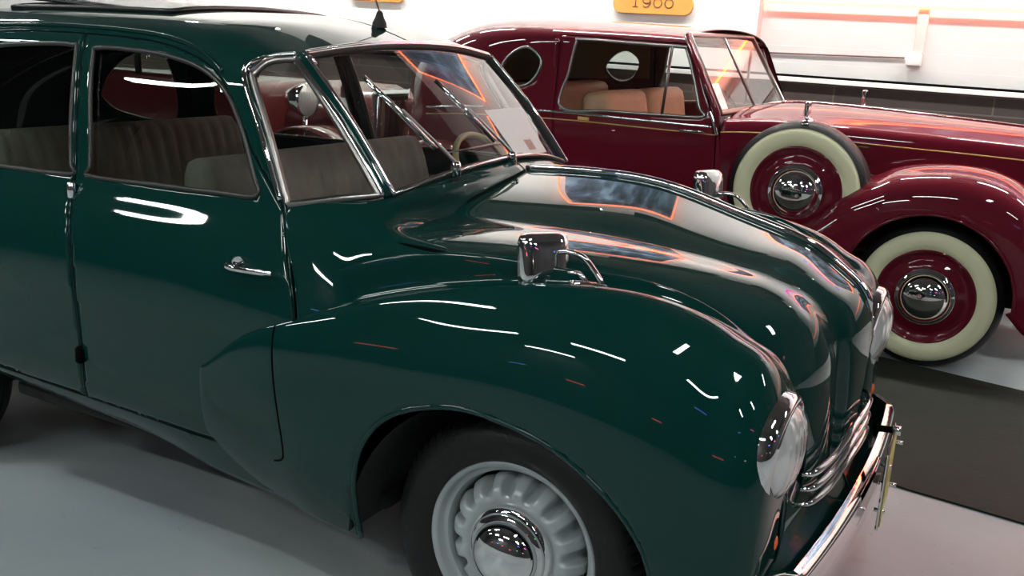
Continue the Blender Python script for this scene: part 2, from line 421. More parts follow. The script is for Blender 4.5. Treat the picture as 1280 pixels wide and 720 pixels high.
# neon tubes
NEONM = emis('neon_glow', (1.0, .13, .035), NEON)
def neon(pts, r, label, closed=False):
    bm = bmesh.new(); tube(bm, pts, r, 8, closed); return tag(obj('neon_tube', bm, NEONM), label, 'neon light')
neon([(-1.12, YB - .05, 1.885), (XB - .3, YB - .05, 1.90)], .011, 'long orange neon tube along the top edge of the white boards')
"""MURALS"""
def framed_mural(x0, x1, z0, z1, label, l2):
    y = YB - .03
    t = thing('wall_mural', label, 'picture', ((x0 + x1) / 2, y, z0))
    m = principled('mural_paint', (.08, .12, .18), .6)
    nt = m.node_tree; b = nt.nodes['Principled BSDF']; tc = nt.nodes.new('ShaderNodeTexCoord')
    n = nt.nodes.new('ShaderNodeTexNoise'); n.inputs['Scale'].default_value = 3; n.inputs['Detail'].default_value = 6
    r = nt.nodes.new('ShaderNodeValToRGB'); e = r.color_ramp.elements; e[0].position = .35; e[0].color = (.01, .015, .03, 1); e[1].position = .68; e[1].color = (.30, .45, .60, 1)
    k = e.new(.5); k.color = (.07, .10, .16, 1)
    nt.links.new(tc.outputs['Object'], n.inputs['Vector']); nt.links.new(n.outputs[0], r.inputs[0]); nt.links.new(r.outputs[0], b.inputs['Base Color'])
    bm = bmesh.new(); box(bm, (0, 0, (z1 - z0) / 2), (x1 - x0, .03, z1 - z0)); obj('panel', bm, m, t, False)
    neon([(x0 - .05, y - .05, z0 - .05), (x1 + .05, y - .05, z0 - .05), (x1 + .05, y - .05, z1 + .05), (x0 - .05, y - .05, z1 + .05)], .022, l2, True)
framed_mural(-3.3, -1.05, 3.7, 5.5, 'dark blue landscape mural high on the white wall', 'orange neon outline around the dark blue mural')
framed_mural(-.40, 3.0, 2.8, 3.9, 'dark blue landscape mural at the right end of the wall', 'orange neon outline around the right hand mural')
# ceiling lights (fluorescent battens)
TUBEM = emis('fluorescent_tube', (.93, 1.0, .97), TUBE)
FIX = principled('white_enamel', (.7, .7, .7), .5, noise=(5, .03))
FIX2 = principled('grey_light_shield', (.12, .12, .12), .7, noise=(5, .05))  # for the added boards that screen the wall-wash lamps
WALLT = emis('added_wall_wash', (1.0, .985, .94), TUBE * 3.1)  # extra out-of-view lamps, added to brighten the white wall
def batten(x, y, z, rz, L=1.2, tm=None, label='white fluorescent batten on the ceiling'):
    t = thing('ceiling_light', label, 'light', (x, y, z), 'fluorescent ceiling lights'); t.rotation_euler.z = rz
    bm = bmesh.new(); box(bm, (0, 0, .03), (L, .16, .05), .01); obj('housing', bm, FIX, t, False)
    bm = bmesh.new()
    for s in (-.05, .05): tube(bm, [(-L / 2 + .03, s, -.01), (L / 2 - .03, s, -.01)], .036, 10)
    obj('tube_pair', bm, tm or TUBEM, t)
    return t
WORD = ['first', 'second', 'third', 'fourth', 'fifth', 'sixth']
for row, y, xs in (('front', -5.5, (-7, -3.6, -.6)), ('middle', -2.6, (-7, -3.2, 4.8)), ('centre aisle', 1.2, (-7, 4.6))):
    for i, x in enumerate(xs): batten(x, y, 4.2, 0, 1.5, None, 'white fluorescent batten, %s from the left in the %s ceiling row' % (WORD[i], row))
batten(3.0, -4.7, 4.2, -.4, 1.3, None, 'white fluorescent batten turned slightly, right of the front ceiling row')
batten(1.35, -2.1, 4.2, 1.42, 1.1, None, 'white fluorescent batten running across the hall above the near fender')
batten(-2.7, -8.3, 4.2, 0, 1.8, None, 'long white fluorescent batten near the dark front wall')
for i, x in enumerate((-7.5, -5.2, -2.9, -.6, 1.7, 4.0)):
    t = batten(x, 3.9, 4.95, 0, 1.5, WALLT, 'added out-of-view wall-washing batten, %s from the left along the white wall' % WORD[i])
    bm = bmesh.new(); box(bm, (0, -.15, -.10), (1.62, .012, .50), .003); obj('added_light_shield', bm, FIX2, t, False)  # added board, keeps the lamp's reflection off the green bonnet
def glow(pts, r, col, st, label):
    bm = bmesh.new(); tube(bm, pts, r, 8); return tag(obj('coloured_light', bm, emis('coloured_lamp', col, st)), label, 'light')
glow([(1.75, YB - .06, 4.36), (3.2, YB - .06, 4.20)], .045, (1, .08, .55), 9, 'magenta neon strip high on the far wall')
glow([(1.38, YB - .06, 4.40), (1.68, YB - .06, 4.37)], .045, (.1, .3, 1), 9, 'short blue neon strip left of the magenta one')
glow([(3.35, YB - .06, 4.18), (3.75, YB - .06, 4.15)], .045, (.05, .15, 1), 9, 'short blue neon strip right of the magenta one')
for i, (x, y, z, c, L) in enumerate([(2.6, -4.5, 2.6, (.15, .2, 1), .5), (4.5, -3, 2.5, (.9, .1, .6), .9), (5.6, -1.2, 2.3, (.1, .25, 1), .4), (5.8, 1.0, 2.4, (1, .15, .1), .35), (-1.5, -7.5, 1.7, (1, .1, .08), .5), (-3.2, -8, 2.0, (.15, .3, 1), .5), (.8, -7.8, 1.5, (1, .1, .1), .4), (3.4, -7.5, 2.0, (.1, .9, .3), .3), (-5.2, -7.5, 1.6, (.9, .12, .1), .4), (5.2, -5.4, 1.6, (1, .9, .7), .5)]):
    bm = bmesh.new(); tube(bm, [(x - L / 2, y, z), (x + L / 2, y + L * .3, z)], .03, 8)
    tag(obj('coloured_light', bm, emis('coloured_lamp', c, 8)), '%s lamp strip, %s along the dark hall opposite' % (['blue', 'pink', 'deep blue', 'red', 'red', 'pale blue', 'bright red', 'green', 'dark pink', 'warm white'][i], ['far right', 'right', 'at the right end', 'beside the right wall', 'left of centre', 'farther left', 'at the centre', 'right of centre', 'at the left end', 'low on the right'][i]), 'light')

# ================================================================== GREEN CAR
car = thing('vintage_car', 'dark green vintage saloon car with rounded fenders and long bonnet in the foreground', 'car', (0, 0, 0))
def sill(x): return float(np.interp(x, [-2.2, -1.9, -1.5, -1.17, -.86, -.57, -.44, 0], [.40, .386, .358, .337, .306, .278, .265, .25]))
RX = [-3.9, -3.8, -3.55, -3.2, -2.8, -2.5, -2.1, -1.6, -1.2]; RZ = [.55, .85, 1.13, 1.36, 1.50, 1.545, 1.57, 1.582, 1.582]
RW = [.30, .52, .76, .88, .95, .98, 1, 1, 1]
base_yz = [(.70, 0), (.765, .45), (.785, .62), (.785, .80), (.758, .96), (.705, 1.085), (.665, 1.25), (.615, 1.42), (.57, 1.495), (.475, 1.545), (.27, 1.574), (0, 1.582)]
def section(x, rz, wf):
    s = sill(x); out = []
    for i, (y, z) in enumerate(base_yz):
        if i == 0: z = s; 
        k = (rz - s) / (1.582 - s)
        zz = s + (z - s) * k
        out.append((x, -y * wf, zz))
    return out
grid = [section(x, z, wf) for x, z, wf in zip(RX, RZ, RW)]
grid.append([(-.98, -.715, .31), (-.98, -.765, .45), (-.98, -.785, .62), (-.98, -.785, .80), (-.99, -.757, .96), (-1.0, -.703, 1.09), (-1.02, -.664, 1.255), (-1.05, -.618, 1.42), (-1.04, -.574, 1.486), (-1.01, -.485, 1.527), (-.985, -.27, 1.553), (-.975, 0, 1.560)])
grid.append([(-.60, -.72, .28), (-.60, -.765, .45), (-.60, -.785, .62), (-.605, -.785, .80), (-.655, -.75, .96), (-.712, -.697, 1.098), (-.79, -.662, 1.26), (-.905, -.625, 1.41), (-.885, -.58, 1.458), (-.83, -.505, 1.477), (-.80, -.25, 1.500), (-.79, 0, 1.506)])
BODY = Patch(grid)
BV = BODY.N - 1; BU = BODY.M - 1
# door outlines in (x, z)
gapB = [(-1.590, 1.492), (-1.568, 1.44), (-1.50, 1.07), (-1.44, .845), (-1.413, .60), (-1.433, .43)]
d1 = line2(gapB) [::-1]
d1 += line2([(-1.590, 1.492), (-1.35, 1.488), (-1.18, 1.468), (-1.03, 1.42), (-.93, 1.33), (-.85, 1.22), (-.728, 1.10)])[1:]
d1 += line2([(-.716, 1.075), (-.662, .96), (-.628, .88), (-.610, .80), (-.606, .60), (-.610, .48), (-.65, .42)])
d1 += [(-1.0, .415)]
w1 = loop2([(-1.44, 1.092), (-1.16, 1.098), (-.93, 1.104), (-.815, 1.112), (-.84, 1.17), (-.90, 1.28), (-.97, 1.365), (-1.07, 1.418), (-1.20, 1.445), (-1.35, 1.455), (-1.505, 1.452), (-1.515, 1.42), (-1.47, 1.22), (-1.45, 1.12)], 6)
gapB2 = [(a - .006, b) for a, b in gapB]
d2 = line2(gapB2) + [(-1.9, .45), (-2.05, .60)]
d2 += line2([(-2.2, .80), (-2.32, .95), (-2.42, 1.15), (-2.40, 1.32), (-2.25, 1.43), (-2.0, 1.475), (-1.80, 1.49)])
w2 = loop2([(-1.53, 1.088), (-1.85, 1.078), (-2.2, 1.07), (-2.28, 1.09), (-2.30, 1.2), (-2.24, 1.33), (-2.1, 1.41), (-1.95, 1.435), (-1.75, 1.452), (-1.62, 1.455), (-1.59, 1.43), (-1.55, 1.2), (-1.532, 1.12)], 6)
def B_uv(loop): return BODY.inv(resample(loop, .03), vmax=8.3)
uv1, uv2 = B_uv(d1), B_uv(d2)
uw1, uw2 = B_uv(w1), B_uv(w2)
uv1i, uv2i = B_uv(inset(d1, .0022)), B_uv(inset(d2, .0022))
w3 = loop2([(-2.53, 1.10), (-2.84, 1.095), (-2.95, 1.17), (-2.86, 1.29), (-2.72, 1.37), (-2.53, 1.405)], 6)
uw3 = B_uv(w3)
arch_r = [(-2.38 + .40 * math.cos(a), .37 + .38 * math.sin(a)) for a in np.linspace(PI, 0, 24)]
for sgn in (-1, 1):
    # shell: everything that is not a door; rear wheel arch notch
    out_uv = BODY.inv([(-2.78, sill(-2.78))] + arch_r + [(-1.98, sill(-1.98))], vmax=6)
    outer = [(0, 0)] + out_uv + [(BU, 0), (BU, BV), (0, BV)]
    out_uv[0] = (out_uv[0][0], 0); out_uv[-1] = (out_uv[-1][0], 0); outer = [(0, 0)] + out_uv + [(BU, 0), (BU, BV), (0, BV)]
    holes = [uv1, uv2, uw3]
    rq = trim_mesh('rear_quarter_glass', BODY, uw3, [], SIDEG, car, 200, 80, sgn, 0, .012)
    bm = bmesh.new(); tube(bm, on_patch(BODY, uw3, -.001, sgn), .007, 8, True); obj('window_frame', bm, FRAMEG, rq)
    # sunroof opening
    sr = BODY.inv([(-1.42, -.40), (-1.42, -.0), (-2.15, -.0), (-2.15, -.40)], ax=(0, 1), vmin=9)
    outer2 = outer[:-1] + [(sr[1][0], BV), (sr[0][0], sr[0][1]), (sr[3][0], sr[3][1]), (sr[2][0], BV), (0, BV)]
    trim_mesh('body_shell', BODY, outer2, holes, GREEN, car, 150, 150, sgn)
    fd = trim_mesh('front_door', BODY, uv1i, [uw1], GREEN, car, 300, 110, sgn)
    rd = trim_mesh('rear_door', BODY, uv2i, [uw2], GREEN, car, 300, 110, sgn)
    for d, uw, uvd, nm in ((fd, uw1, uv1, 'w'), (rd, uw2, uv2, 'w')):
        trim_mesh('window_glass', BODY, uw, [], SIDEG, d, 200, 80, sgn, 0, .012)
        bm = bmesh.new(); tube(bm, on_patch(BODY, uw, -.001, sgn), .007, 8, True); obj('window_frame', bm, FRAMEG, d)
        bm = bmesh.new(); tube(bm, on_patch(BODY, uvd, -.0028, sgn), .0034, 6, True); obj('door_gap_shade', bm, BLACK, d)  # black tube standing in for the shade inside the door gap
    # drip rail
    dr = BODY.inv(line2([(-2.45, 1.40), (-2.2, 1.475), (-1.8, 1.505), (-1.35, 1.503), (-1.12, 1.472), (-1.0, 1.42)]), vmax=9)
    bm = bmesh.new(); tube(bm, on_patch(BODY, dr, .003, sgn), .006, 8); obj('drip_rail', bm, GREEN, car)
    # hinges
    for hz in (1.045, .575):
        p = on_patch(BODY, BODY.inv([(float(np.interp(hz, [.43, .6, .845, 1.07], [-1.433, -1.413, -1.44, -1.50])) , hz)], vmax=8), .006, sgn)[0]
        bm = bmesh.new(); tube(bm, [p + Vector((0, 0, -.028)), p + Vector((0, 0, -.02)), p + Vector((0, 0, .02)), p + Vector((0, 0, .028))], [.004, .013, .013, .004], 12); obj('hinge', bm, CHROME if hz > 1 else BLACK, fd)
    # handle with escutcheon
    p = on_patch(BODY, BODY.inv([(-.815, .935)], vmax=8), .0, sgn)[0]; s = sgn
    bm = bmesh.new(); lathe(bm, [(.001, .004), (.022, .004), (.026, 0), (.026, -.004)], (p.x, p.y + s * .002, p.z), 'Y', 24) if s < 0 else lathe(bm, [(.001, -.004), (.022, -.004), (.026, 0), (.026, .004)], (p.x, p.y, p.z), 'Y', 24)
    es = obj('handle_plate', bm, CHROME, fd)
    q = p + Vector((-.005, s * .03, 0))
    bm = bmesh.new(); tube(bm, [p, q + Vector((0, 0, 0))], .008, 10)
    tube(bm, sp([q + Vector((-.012, 0, .002)), q + Vector((.02, s * .004, 0)), q + Vector((.09, s * .002, .002)), q + Vector((.135, -s * .006, .004))]), [.009] * 10 + [.008] * 20 + [.006] * 7, 12, flat=.7)
    obj('door_handle', bm, CHROME, fd)
    p = on_patch(BODY, BODY.inv([(-2.2, .96)], vmax=8), .0, sgn)[0]; q = p + Vector((0, s * .03, 0))
    bm = bmesh.new(); tube(bm, [p, q], .008, 10); tube(bm, [q + Vector((-.01, 0, 0)), q + Vector((.13, 0, .004))], .008, 10); obj('door_handle', bm, CHROME, rd)
# sunroof: dark well, slid panel, raised rail
srm = principled('sunroof_rubber', (.01, .01, .011), .35, 0, .3, noise=(10, .1))
X = lambda x, y: BODY(*np.array(BODY.inv([(x, y)], ax=(0, 1), vmin=8.5)).T)[0]
def roofz(x, y): return float(X(x, -abs(y))[2])
bm = bmesh.new()
rim = []
for (x, y) in [(-1.42, -.40), (-1.42, 0), (-1.42, .40), (-2.15, .40), (-2.15, 0), (-2.15, -.40)]: rim.append((x, y, roofz(x, y)))
rl = resample(rim, .05); rl = [Vector((p[0], p[1], roofz(p[0], p[1]) + .006)) for p in rl]
tube(bm, rl, .009, 8, True); obj('sunroof_rim', bm, srm, car)
nx, ny = 14, 14
def roofsheet(name, x0, x1, y0, y1, dz, mat, th):
    V = []; F = []
    for i in range(nx + 1):
        for j in range(ny + 1):
            x = x0 + (x1 - x0) * i / nx; y = y0 + (y1 - y0) * j / ny; V.append((x, y, roofz(x, y) + dz(i / nx)))
    for i in range(nx):
        for j in range(ny):
            a = i * (ny + 1) + j; F.append((a, a + ny + 1, a + ny + 2, a + 1))
    o = link_mesh(name, V, F, mat, car); md = o.modifiers.new('t', 'SOLIDIFY'); md.thickness = th; md.offset = 0; return o
roofsheet('sunroof_panel', -2.12, -1.44, -.38, .38, lambda t: .034 - .048 * t, srm, .010)
# headliner
V = []; F = []
us = np.linspace(4.2, BU - .12, 24); vv = np.linspace(8.7, BV, 12)
for s in (-1, 1):
    b = len(V)
    for u in us:
        for v in vv:
            p = BODY([u], [v])[0]; V.append((p[0], p[1] * (-s) * .97, p[2] - .03))
    for i in range(len(us) - 1):
        for j in range(len(vv) - 1):
            a = b + i * len(vv) + j; F.append((a, a + len(vv), a + len(vv) + 1, a + 1))
link_mesh('headliner', V, F, HEADL, car)

# ---- cowl
K = Patch([
    [(-.598, -.72, .28), (-.598, -.765, .45), (-.598, -.785, .65), (-.603, -.782, .82), (-.653, -.748, .965), (-.705, -.697, 1.097), (-.60, -.613, 1.117), (-.508, -.522, 1.128), (-.462, -.27, 1.172), (-.44, 0, 1.192)],
    [(-.50, -.72, .27), (-.50, -.76, .45), (-.50, -.775, .65), (-.50, -.765, .82), (-.52, -.725, .96), (-.55, -.672, 1.067), (-.50, -.575, 1.102), (-.455, -.47, 1.110), (-.42, -.25, 1.145), (-.40, 0, 1.172)],
    [(-.40, -.71, .26), (-.40, -.75, .45), (-.40, -.765, .65), (-.40, -.745, .80), (-.41, -.70, .93), (-.415, -.650, 1.041), (-.41, -.56, 1.058), (-.41, -.42, 1.066), (-.385, -.24, 1.103), (-.36, 0, 1.150)],
    [(-.20, -.69, .27), (-.20, -.72, .45), (-.20, -.73, .65), (-.20, -.71, .80), (-.20, -.68, .92), (-.20, -.637, 1.031), (-.20, -.54, 1.025), (-.20, -.41, 1.03), (-.20, -.24, 1.07), (-.20, 0, 1.13)],
    [(.10, -.40, .27), (.10, -.42, .45), (.10, -.50, .65), (.10, -.58, .80), (.10, -.60, .90), (.10, -.598, 1.004), (.10, -.52, .98), (.10, -.40, .99), (.10, -.23, 1.03), (.10, 0, 1.08)],
    [(.35, -.36, .27), (.35, -.38, .45), (.35, -.42, .60), (.35, -.48, .75), (.35, -.52, .86), (.35, -.535, .925), (.35, -.46, .93), (.35, -.35, .93), (.35, -.22, .96), (.35, 0, 1.00)],
])
for s in (-1, 1): trim_mesh('cowl', K, [(0, 0), (.9, 0), (.9, 3.2), (5, 4.4), (5, 9), (0, 9)], [], GREEN, car, 90, 120, s)
# cowl vent slats at the rear edge of the bonnet
# ---- hood
HOOD = Patch([
    [(-.384, 0, 1.166), (-.385, -.14, 1.140), (-.405, -.28, 1.106), (-.425, -.375, 1.074), (-.43, -.45, 1.067), (-.43, -.56, 1.056), (-.424, -.64, 1.042)],
    [(-.17, 0, 1.179), (-.17, -.14, 1.148), (-.17, -.28, 1.113), (-.17, -.37, 1.081), (-.17, -.45, 1.073), (-.17, -.555, 1.058), (-.168, -.63, 1.034)],
    [(.04, 0, 1.172), (.04, -.135, 1.144), (.04, -.27, 1.111), (.04, -.355, 1.080), (.04, -.44, 1.071), (.04, -.545, 1.052), (.04, -.61, 1.019)],
    [(.214, 0, 1.134), (.212, -.125, 1.114), (.21, -.245, 1.090), (.215, -.325, 1.064), (.215, -.405, 1.056), (.212, -.51, 1.034), (.209, -.58, 1.003)],
    [(.36, 0, 1.096), (.357, -.11, 1.082), (.353, -.215, 1.062), (.36, -.29, 1.038), (.355, -.37, 1.032), (.337, -.48, 1.006), (.32, -.555, .978)],
    [(.48, 0, 1.060), (.477, -.09, 1.056), (.472, -.185, 1.040), (.475, -.26, 1.012), (.468, -.34, 1.000), (.445, -.45, .972), (.415, -.525, .947)],
    [(.566, 0, 1.009), (.563, -.08, 1.006), (.558, -.165, .990), (.550, -.235, .962), (.550, -.31, .952), (.528, -.41, .922), (.494, -.485, .897)],
    [(.622, 0, .965), (.616, -.075, .962), (.602, -.15, .943), (.583, -.21, .913), (.588, -.285, .900), (.574, -.38, .860), (.550, -.45, .834)],
    [(.654, 0, .905), (.648, -.07, .900), (.630, -.14, .878), (.606, -.185, .848), (.612, -.26, .828), (.600, -.35, .788), (.577, -.415, .772)],
    [(.663, 0, .825), (.656, -.065, .821), (.638, -.13, .803), (.612, -.165, .773), (.618, -.235, .752), (.610, -.315, .710), (.592, -.375, .692)],
    [(.660, 0, .700), (.654, -.055, .698), (.640, -.11, .690), (.617, -.14, .665), (.623, -.20, .648), (.616, -.275, .620), (.600, -.34, .608)],
    [(.650, 0, .530), (.646, -.05, .529), (.636, -.10, .525), (.618, -.125, .520), (.623, -.19, .510), (.616, -.26, .500), (.598, -.33, .490)],
])
for s in (-1, 1): trim_mesh('hood', HOOD, None, [], GREEN, car, 130, 90, s, .006)
for s in (-1, 1):
    uv = [(u, 6) for u in np.linspace(0, 8.6, 60)]
    bm = bmesh.new(); tube(bm, [p + Vector((0, s * .004, -.006)) for p in on_patch(HOOD, uv, 0, s)], .0065, 8); obj('hood_gap_shade', bm, BLACK, car)  # black tube drawn as the shaded gap along the bonnet side
    uv = [(0, v) for v in np.linspace(0, 6, 40)]
    bm = bmesh.new(); tube(bm, [p + Vector((-.004, 0, -.004)) for p in on_patch(HOOD, uv, 0, s)], .005, 8); obj('hood_gap_shade', bm, BLACK, car)  # same black tube for the shaded gap at the rear edge
# centre chrome strip
P = [Vector(HOOD([u], [0])[0]) + Vector((.004 if u > 8 else 0, 0, .006)) for u in np.linspace(0, 8.0, 90)]
bm = bmesh.new(); tube(bm, P, [.006] + [.012] * 84 + [.010, .008, .006, .004, .003], 10, flat=.6, up=None); obj('hood_strip', bm, CHROME, car)
# ---- fenders
ST = [  # x, JJ, J, I, B, C, S, O, L, Bt as (y, z)
    (-.94, [(.66, .32), (.68, .45), (.745, .63), (.770, .650), (.780, .645), (.787, .62), (.786, .56), (.7655, .45), (.70, .322)]),
    (-.90, [(.66, .32), (.68, .45), (.750, .65), (.775, .672), (.789, .662), (.796, .63), (.793, .56), (.768, .44), (.705, .318)]),
    (-.79, [(.66, .30), (.68, .45), (.745, .745), (.770, .762), (.789, .750), (.802, .70), (.804, .60), (.778, .43), (.718, .305)]),
    (-.67, [(.64, .29), (.66, .45), (.740, .850), (.760, .832), (.783, .808), (.803, .75), (.811, .62), (.790, .43), (.738, .295)]),
    (-.55, [(.62, .28), (.64, .45), (.715, .915), (.738, .886), (.767, .858), (.799, .795), (.813, .66), (.802, .43), (.760, .285)]),
    (-.35, [(.55, .28), (.60, .45), (.678, .980), (.702, .952), (.740, .928), (.786, .855), (.813, .70), (.805, .45), (.770, .275)]),
    (-.12, [(.50, .28), (.55, .50), (.635, 1.004), (.664, .998), (.700, .987), (.768, .915), (.812, .76), (.814, .50), (.785, .275)]),
    (.07, [(.46, .28), (.52, .50), (.595, .985), (.625, 1.012), (.668, 1.016), (.752, .950), (.808, .79), (.817, .52), (.790, .275)]),
    (.24, [(.44, .28), (.50, .50), (.555, .975), (.585, 1.010), (.632, 1.018), (.730, .955), (.799, .79), (.812, .52), (.785, .275)]),
    (.39, [(.42, .28), (.46, .50), (.510, .925), (.545, .972), (.605, .987), (.708, .928), (.784, .76), (.800, .50), (.775, .275)]),
    (.47, [(.41, .29), (.44, .50), (.470, .865), (.515, .925), (.588, .948), (.693, .893), (.772, .72), (.787, .48), (.765, .285)]),
]
fr = [(.520, .97, .955), (.556, .92, .895), (.580, .84, .82), (.597, .70, .72), (.606, .45, .55), (.610, .12, .30)]
rows = [[(x, -y, z) for y, z in S] for x, S in ST]
lastS = ST[-1][1]; cy, cz = .592, .45
for x, k, kz in fr:
    rows.append([(x - (.02 if j in (0, 8) else 0), -(cy + (y - cy) * k), cz + (z - cz) * (kz if z > cz else max(k, .3))) for j, (y, z) in enumerate(lastS)])
FEND = Patch(rows); FU = FEND.M - 1; FV = FEND.N - 1
arch = line2([(-.405, .25), (-.407, .36), (-.405, .455), (-.378, .556), (-.308, .645), (-.194, .700), (-.063, .720), (.106, .694), (.229, .636), (.331, .548), (.388, .44), (.405, .25)], 5)
for s in (-1, 1):
    au = FEND.inv([p for p in arch if p[1] > .30], vmin=4.5)
    au = [(au[0][0], 8)] + au + [(au[-1][0], 8)]
    outer = [(0, 1.7), (9.5, 1.7), (9.5, 0), (FU, 0), (FU, 8)] + au[::-1] + [(0, 8)]
    f = trim_mesh('front_fender', FEND, outer, [], GREEN, car, 170, 110, s, .006)
    bm = bmesh.new(); tube(bm, on_patch(FEND, au, -.006, s), .008, 8); obj('arch_lip', bm, GREEN, f)
    # seam between door tail and fender
    se = FEND.inv(line2([(-.672, .806), (-.667, .74), (-.650, .62), (-.634, .50), (-.638, .45), (-.672, .433)]), vmin=3.2)
    bm = bmesh.new(); tube(bm, on_patch(FEND, se, -.0005, s), .0028, 6); obj('panel_gap', bm, BLACK, f)
    # wheel well
    bm = bmesh.new(); y0, y1 = s * .42, s * .79
    ang = np.linspace(.0, PI, 28); ra = [bm.verts.new((.0 + .425 * math.cos(a), y0, max(.29, .30 + .44 * math.sin(a)))) for a in ang]; rb = [bm.verts.new((.0 + .425 * math.cos(a), y1, max(.29, .30 + .435 * math.sin(a)))) for a in ang]
    for i in range(27): bm.faces.new((ra[i], ra[i + 1], rb[i + 1], rb[i]))
    bm.faces.new(ra)
    obj('wheel_well', bm, UNDER, car)
    bm = bmesh.new(); ra = [bm.verts.new((-2.38 + .42 * math.cos(a), y0, .33 + .42 * math.sin(a))) for a in ang]; rb = [bm.verts.new((-2.38 + .42 * math.cos(a), s * .76, .33 + .42 * math.sin(a))) for a in ang]
    for i in range(27): bm.faces.new((ra[i], ra[i + 1], rb[i + 1], rb[i]))
    bm.faces.new(ra); obj('wheel_well', bm, UNDER, car)
# underbody
bm = bmesh.new(); box(bm, (-1.15, 0, .33), (1.50, 1.32, .05), .02); box(bm, (0, 0, .36), (1.2, .80, .10), .03); box(bm, (-3.1, 0, .42), (1.1, 1.0, .06), .02); box(bm, (-2.4, 0, .36), (1.4, .80, .05), .02); obj('floor_pan', bm, UNDER, car)
bm = bmesh.new(); box(bm, (.03, 0, .70), (.9, .60, .30), .08); obj('engine_block', bm, UNDER, car)
bm = bmesh.new(); tube(bm, [(0, -.64, .34), (0, .64, .34)], .035, 12); obj('axle', bm, UNDER, car)
bm = bmesh.new(); tube(bm, [(-2.38, -.64, .34), (-2.38, .64, .34)], .04, 12); obj('axle', bm, UNDER, car)
# ---- wheels
def wheel(x, s, front=True):
    y = s * .70
    root = bpy.data.objects.new('wheel', None); C.objects.link(root); root.parent = car; root.location = (x, y, .34)
    o = -1 if s > 0 else 1     # profile offsets are for s<0 (outside = -y)
    def L(prof): return [(r, h * o) for r, h in prof]
    # tyre with tread blocks
    prof = [(.222, .0), (.235, -.016), (.262, -.026), (.295, -.024), (.318, -.012), (.330, .002), (.336, .012), (.3395, .030), (.3395, .034), (.333, .036), (.333, .042), (.340, .044), (.340, .062), (.333, .064), (.333, .070), (.340, .072), (.340, .090), (.333, .092), (.333, .098), (.3395, .100), (.336, .122), (.318, .145), (.27, .158), (.222, .135)]
    n = 288
    def fn(i, a, r, h):
        if 4 <= i <= 7 and int(a / (2 * PI) * n + .5) % 4 == 0: r -= .007 * (i > 4)
        if 11 <= i <= 18 and i in (11, 12, 15, 16) and int(a / (2 * PI) * n + .5) % 4 == 2: r -= .004
        return r, h
    bm = bmesh.new(); lathe(bm, L(prof), (0, 0, 0), 'Y', n, True, fn); obj('tyre', bm, RUBBER, root, auto=40)
    bm = bmesh.new(); lathe(bm, L([(.218, .02), (.226, .004), (.228, -.006), (.224, -.010), (.216, -.007), (.212, .002), (.210, .018), (.206, .022), (.197, .022), (.194, .026), (.190, .050), (.187, .10), (.215, .13)]), (0, 0, 0), 'Y', 128); rimo = obj('rim', bm, SILVER, root, auto=50)
    nn = 16 * 16
    prof = [(.060, .0), (.100, .002), (.112, -.004), (.122, -.012), (.134, -.016), (.144, -.016), (.152, -.012), (.160, -.004), (.168, .006), (.176, .018), (.183, .032), (.184, .050)]
    def fn2(i, a, r, h):
        c = math.cos((a - math.radians(7)) * 16); k = min(1, max(0, (i - 4) / 4)); hol = max(0, min(1, (c + .35) / 1.2)); hol = hol * hol * (3 - 2 * hol)
        if i >= 5:
            h = h + .012 + o * k * (.030 * hol - .006 * (1 - hol)) - .012
            r = r - k * .014 * hol
        return r, h
    bm = bmesh.new(); lathe(bm, L([(r_, h_ + .008) for r_, h_ in prof]), (0, 0, 0), 'Y', nn, False, fn2); obj('disc', bm, SILVER, root)
    bm = bmesh.new()
    lathe(bm, L([(.001, .09), (.19, .09)]), (0, 0, 0), 'Y', 48); obj('brake_drum', bm, BLACK, root)
    bm = bmesh.new(); lathe(bm, L([(.114, .008), (.114, -.006), (.111, -.012), (.105, -.014), (.101, -.018), (.099, -.026), (.093, -.030), (.088, -.032), (.087, -.040), (.080, -.054), (.067, -.066), (.048, -.0755), (.027, -.081), (.010, -.083), (.001, -.0832)]), (0, 0, 0), 'Y', 96); obj('hubcap', bm, CHROME, root, auto=35)
    return root
for x, s in ((0, -1), (0, 1), (-2.38, -1), (-2.38, 1)): wheel(x, s)

# ---- windscreen and quarter lights
def edge(pts, k=14): return sp(pts, k=k)
WB = [(-.508, -.515, 1.133), (-.462, -.27, 1.177), (-.440, 0, 1.197), (-.462, .27, 1.177), (-.508, .515, 1.133)]
WT = [(-.818, -.495, 1.470), (-.800, -.25, 1.496), (-.792, 0, 1.503), (-.800, .25, 1.496), (-.818, .495, 1.470)]
WS = Patch([[tuple(Vector(a).lerp(Vector(b), t) + Vector((.010, 0, .008)) * (4 * t * (1 - t))) for a, b in zip(WB, WT)] for t in (0, .33, .66, 1)])
ws = bpy.data.objects.new('windscreen', None); C.objects.link(ws); ws.parent = car
def sheet(name, P, mat, parent, nu=24, nv=40):
    U, Vv = np.meshgrid(np.linspace(0, P.M - 1, nu), np.linspace(0, P.N - 1, nv), indexing='ij'); X = P(U.ravel(), Vv.ravel())
    F = [(i * nv + j, (i + 1) * nv + j, (i + 1) * nv + j + 1, i * nv + j + 1) for i in range(nu - 1) for j in range(nv - 1)]
    return link_mesh(name, X, F, mat, parent)
sheet('glass', WS, GLASS, ws)
per = [(0, v) for v in np.linspace(0, 4, 40)] + [(u, 4) for u in np.linspace(0, 3, 24)][1:] + [(3, v) for v in np.linspace(4, 0, 40)][1:] + [(u, 0) for u in np.linspace(3, 0, 24)][1:-1]
pp = [Vector(WS([u], [v])[0]) for u, v in per]
bm = bmesh.new(); tube(bm, pp, .010, 8, True); obj('rubber_seal', bm, DARKIN, ws)
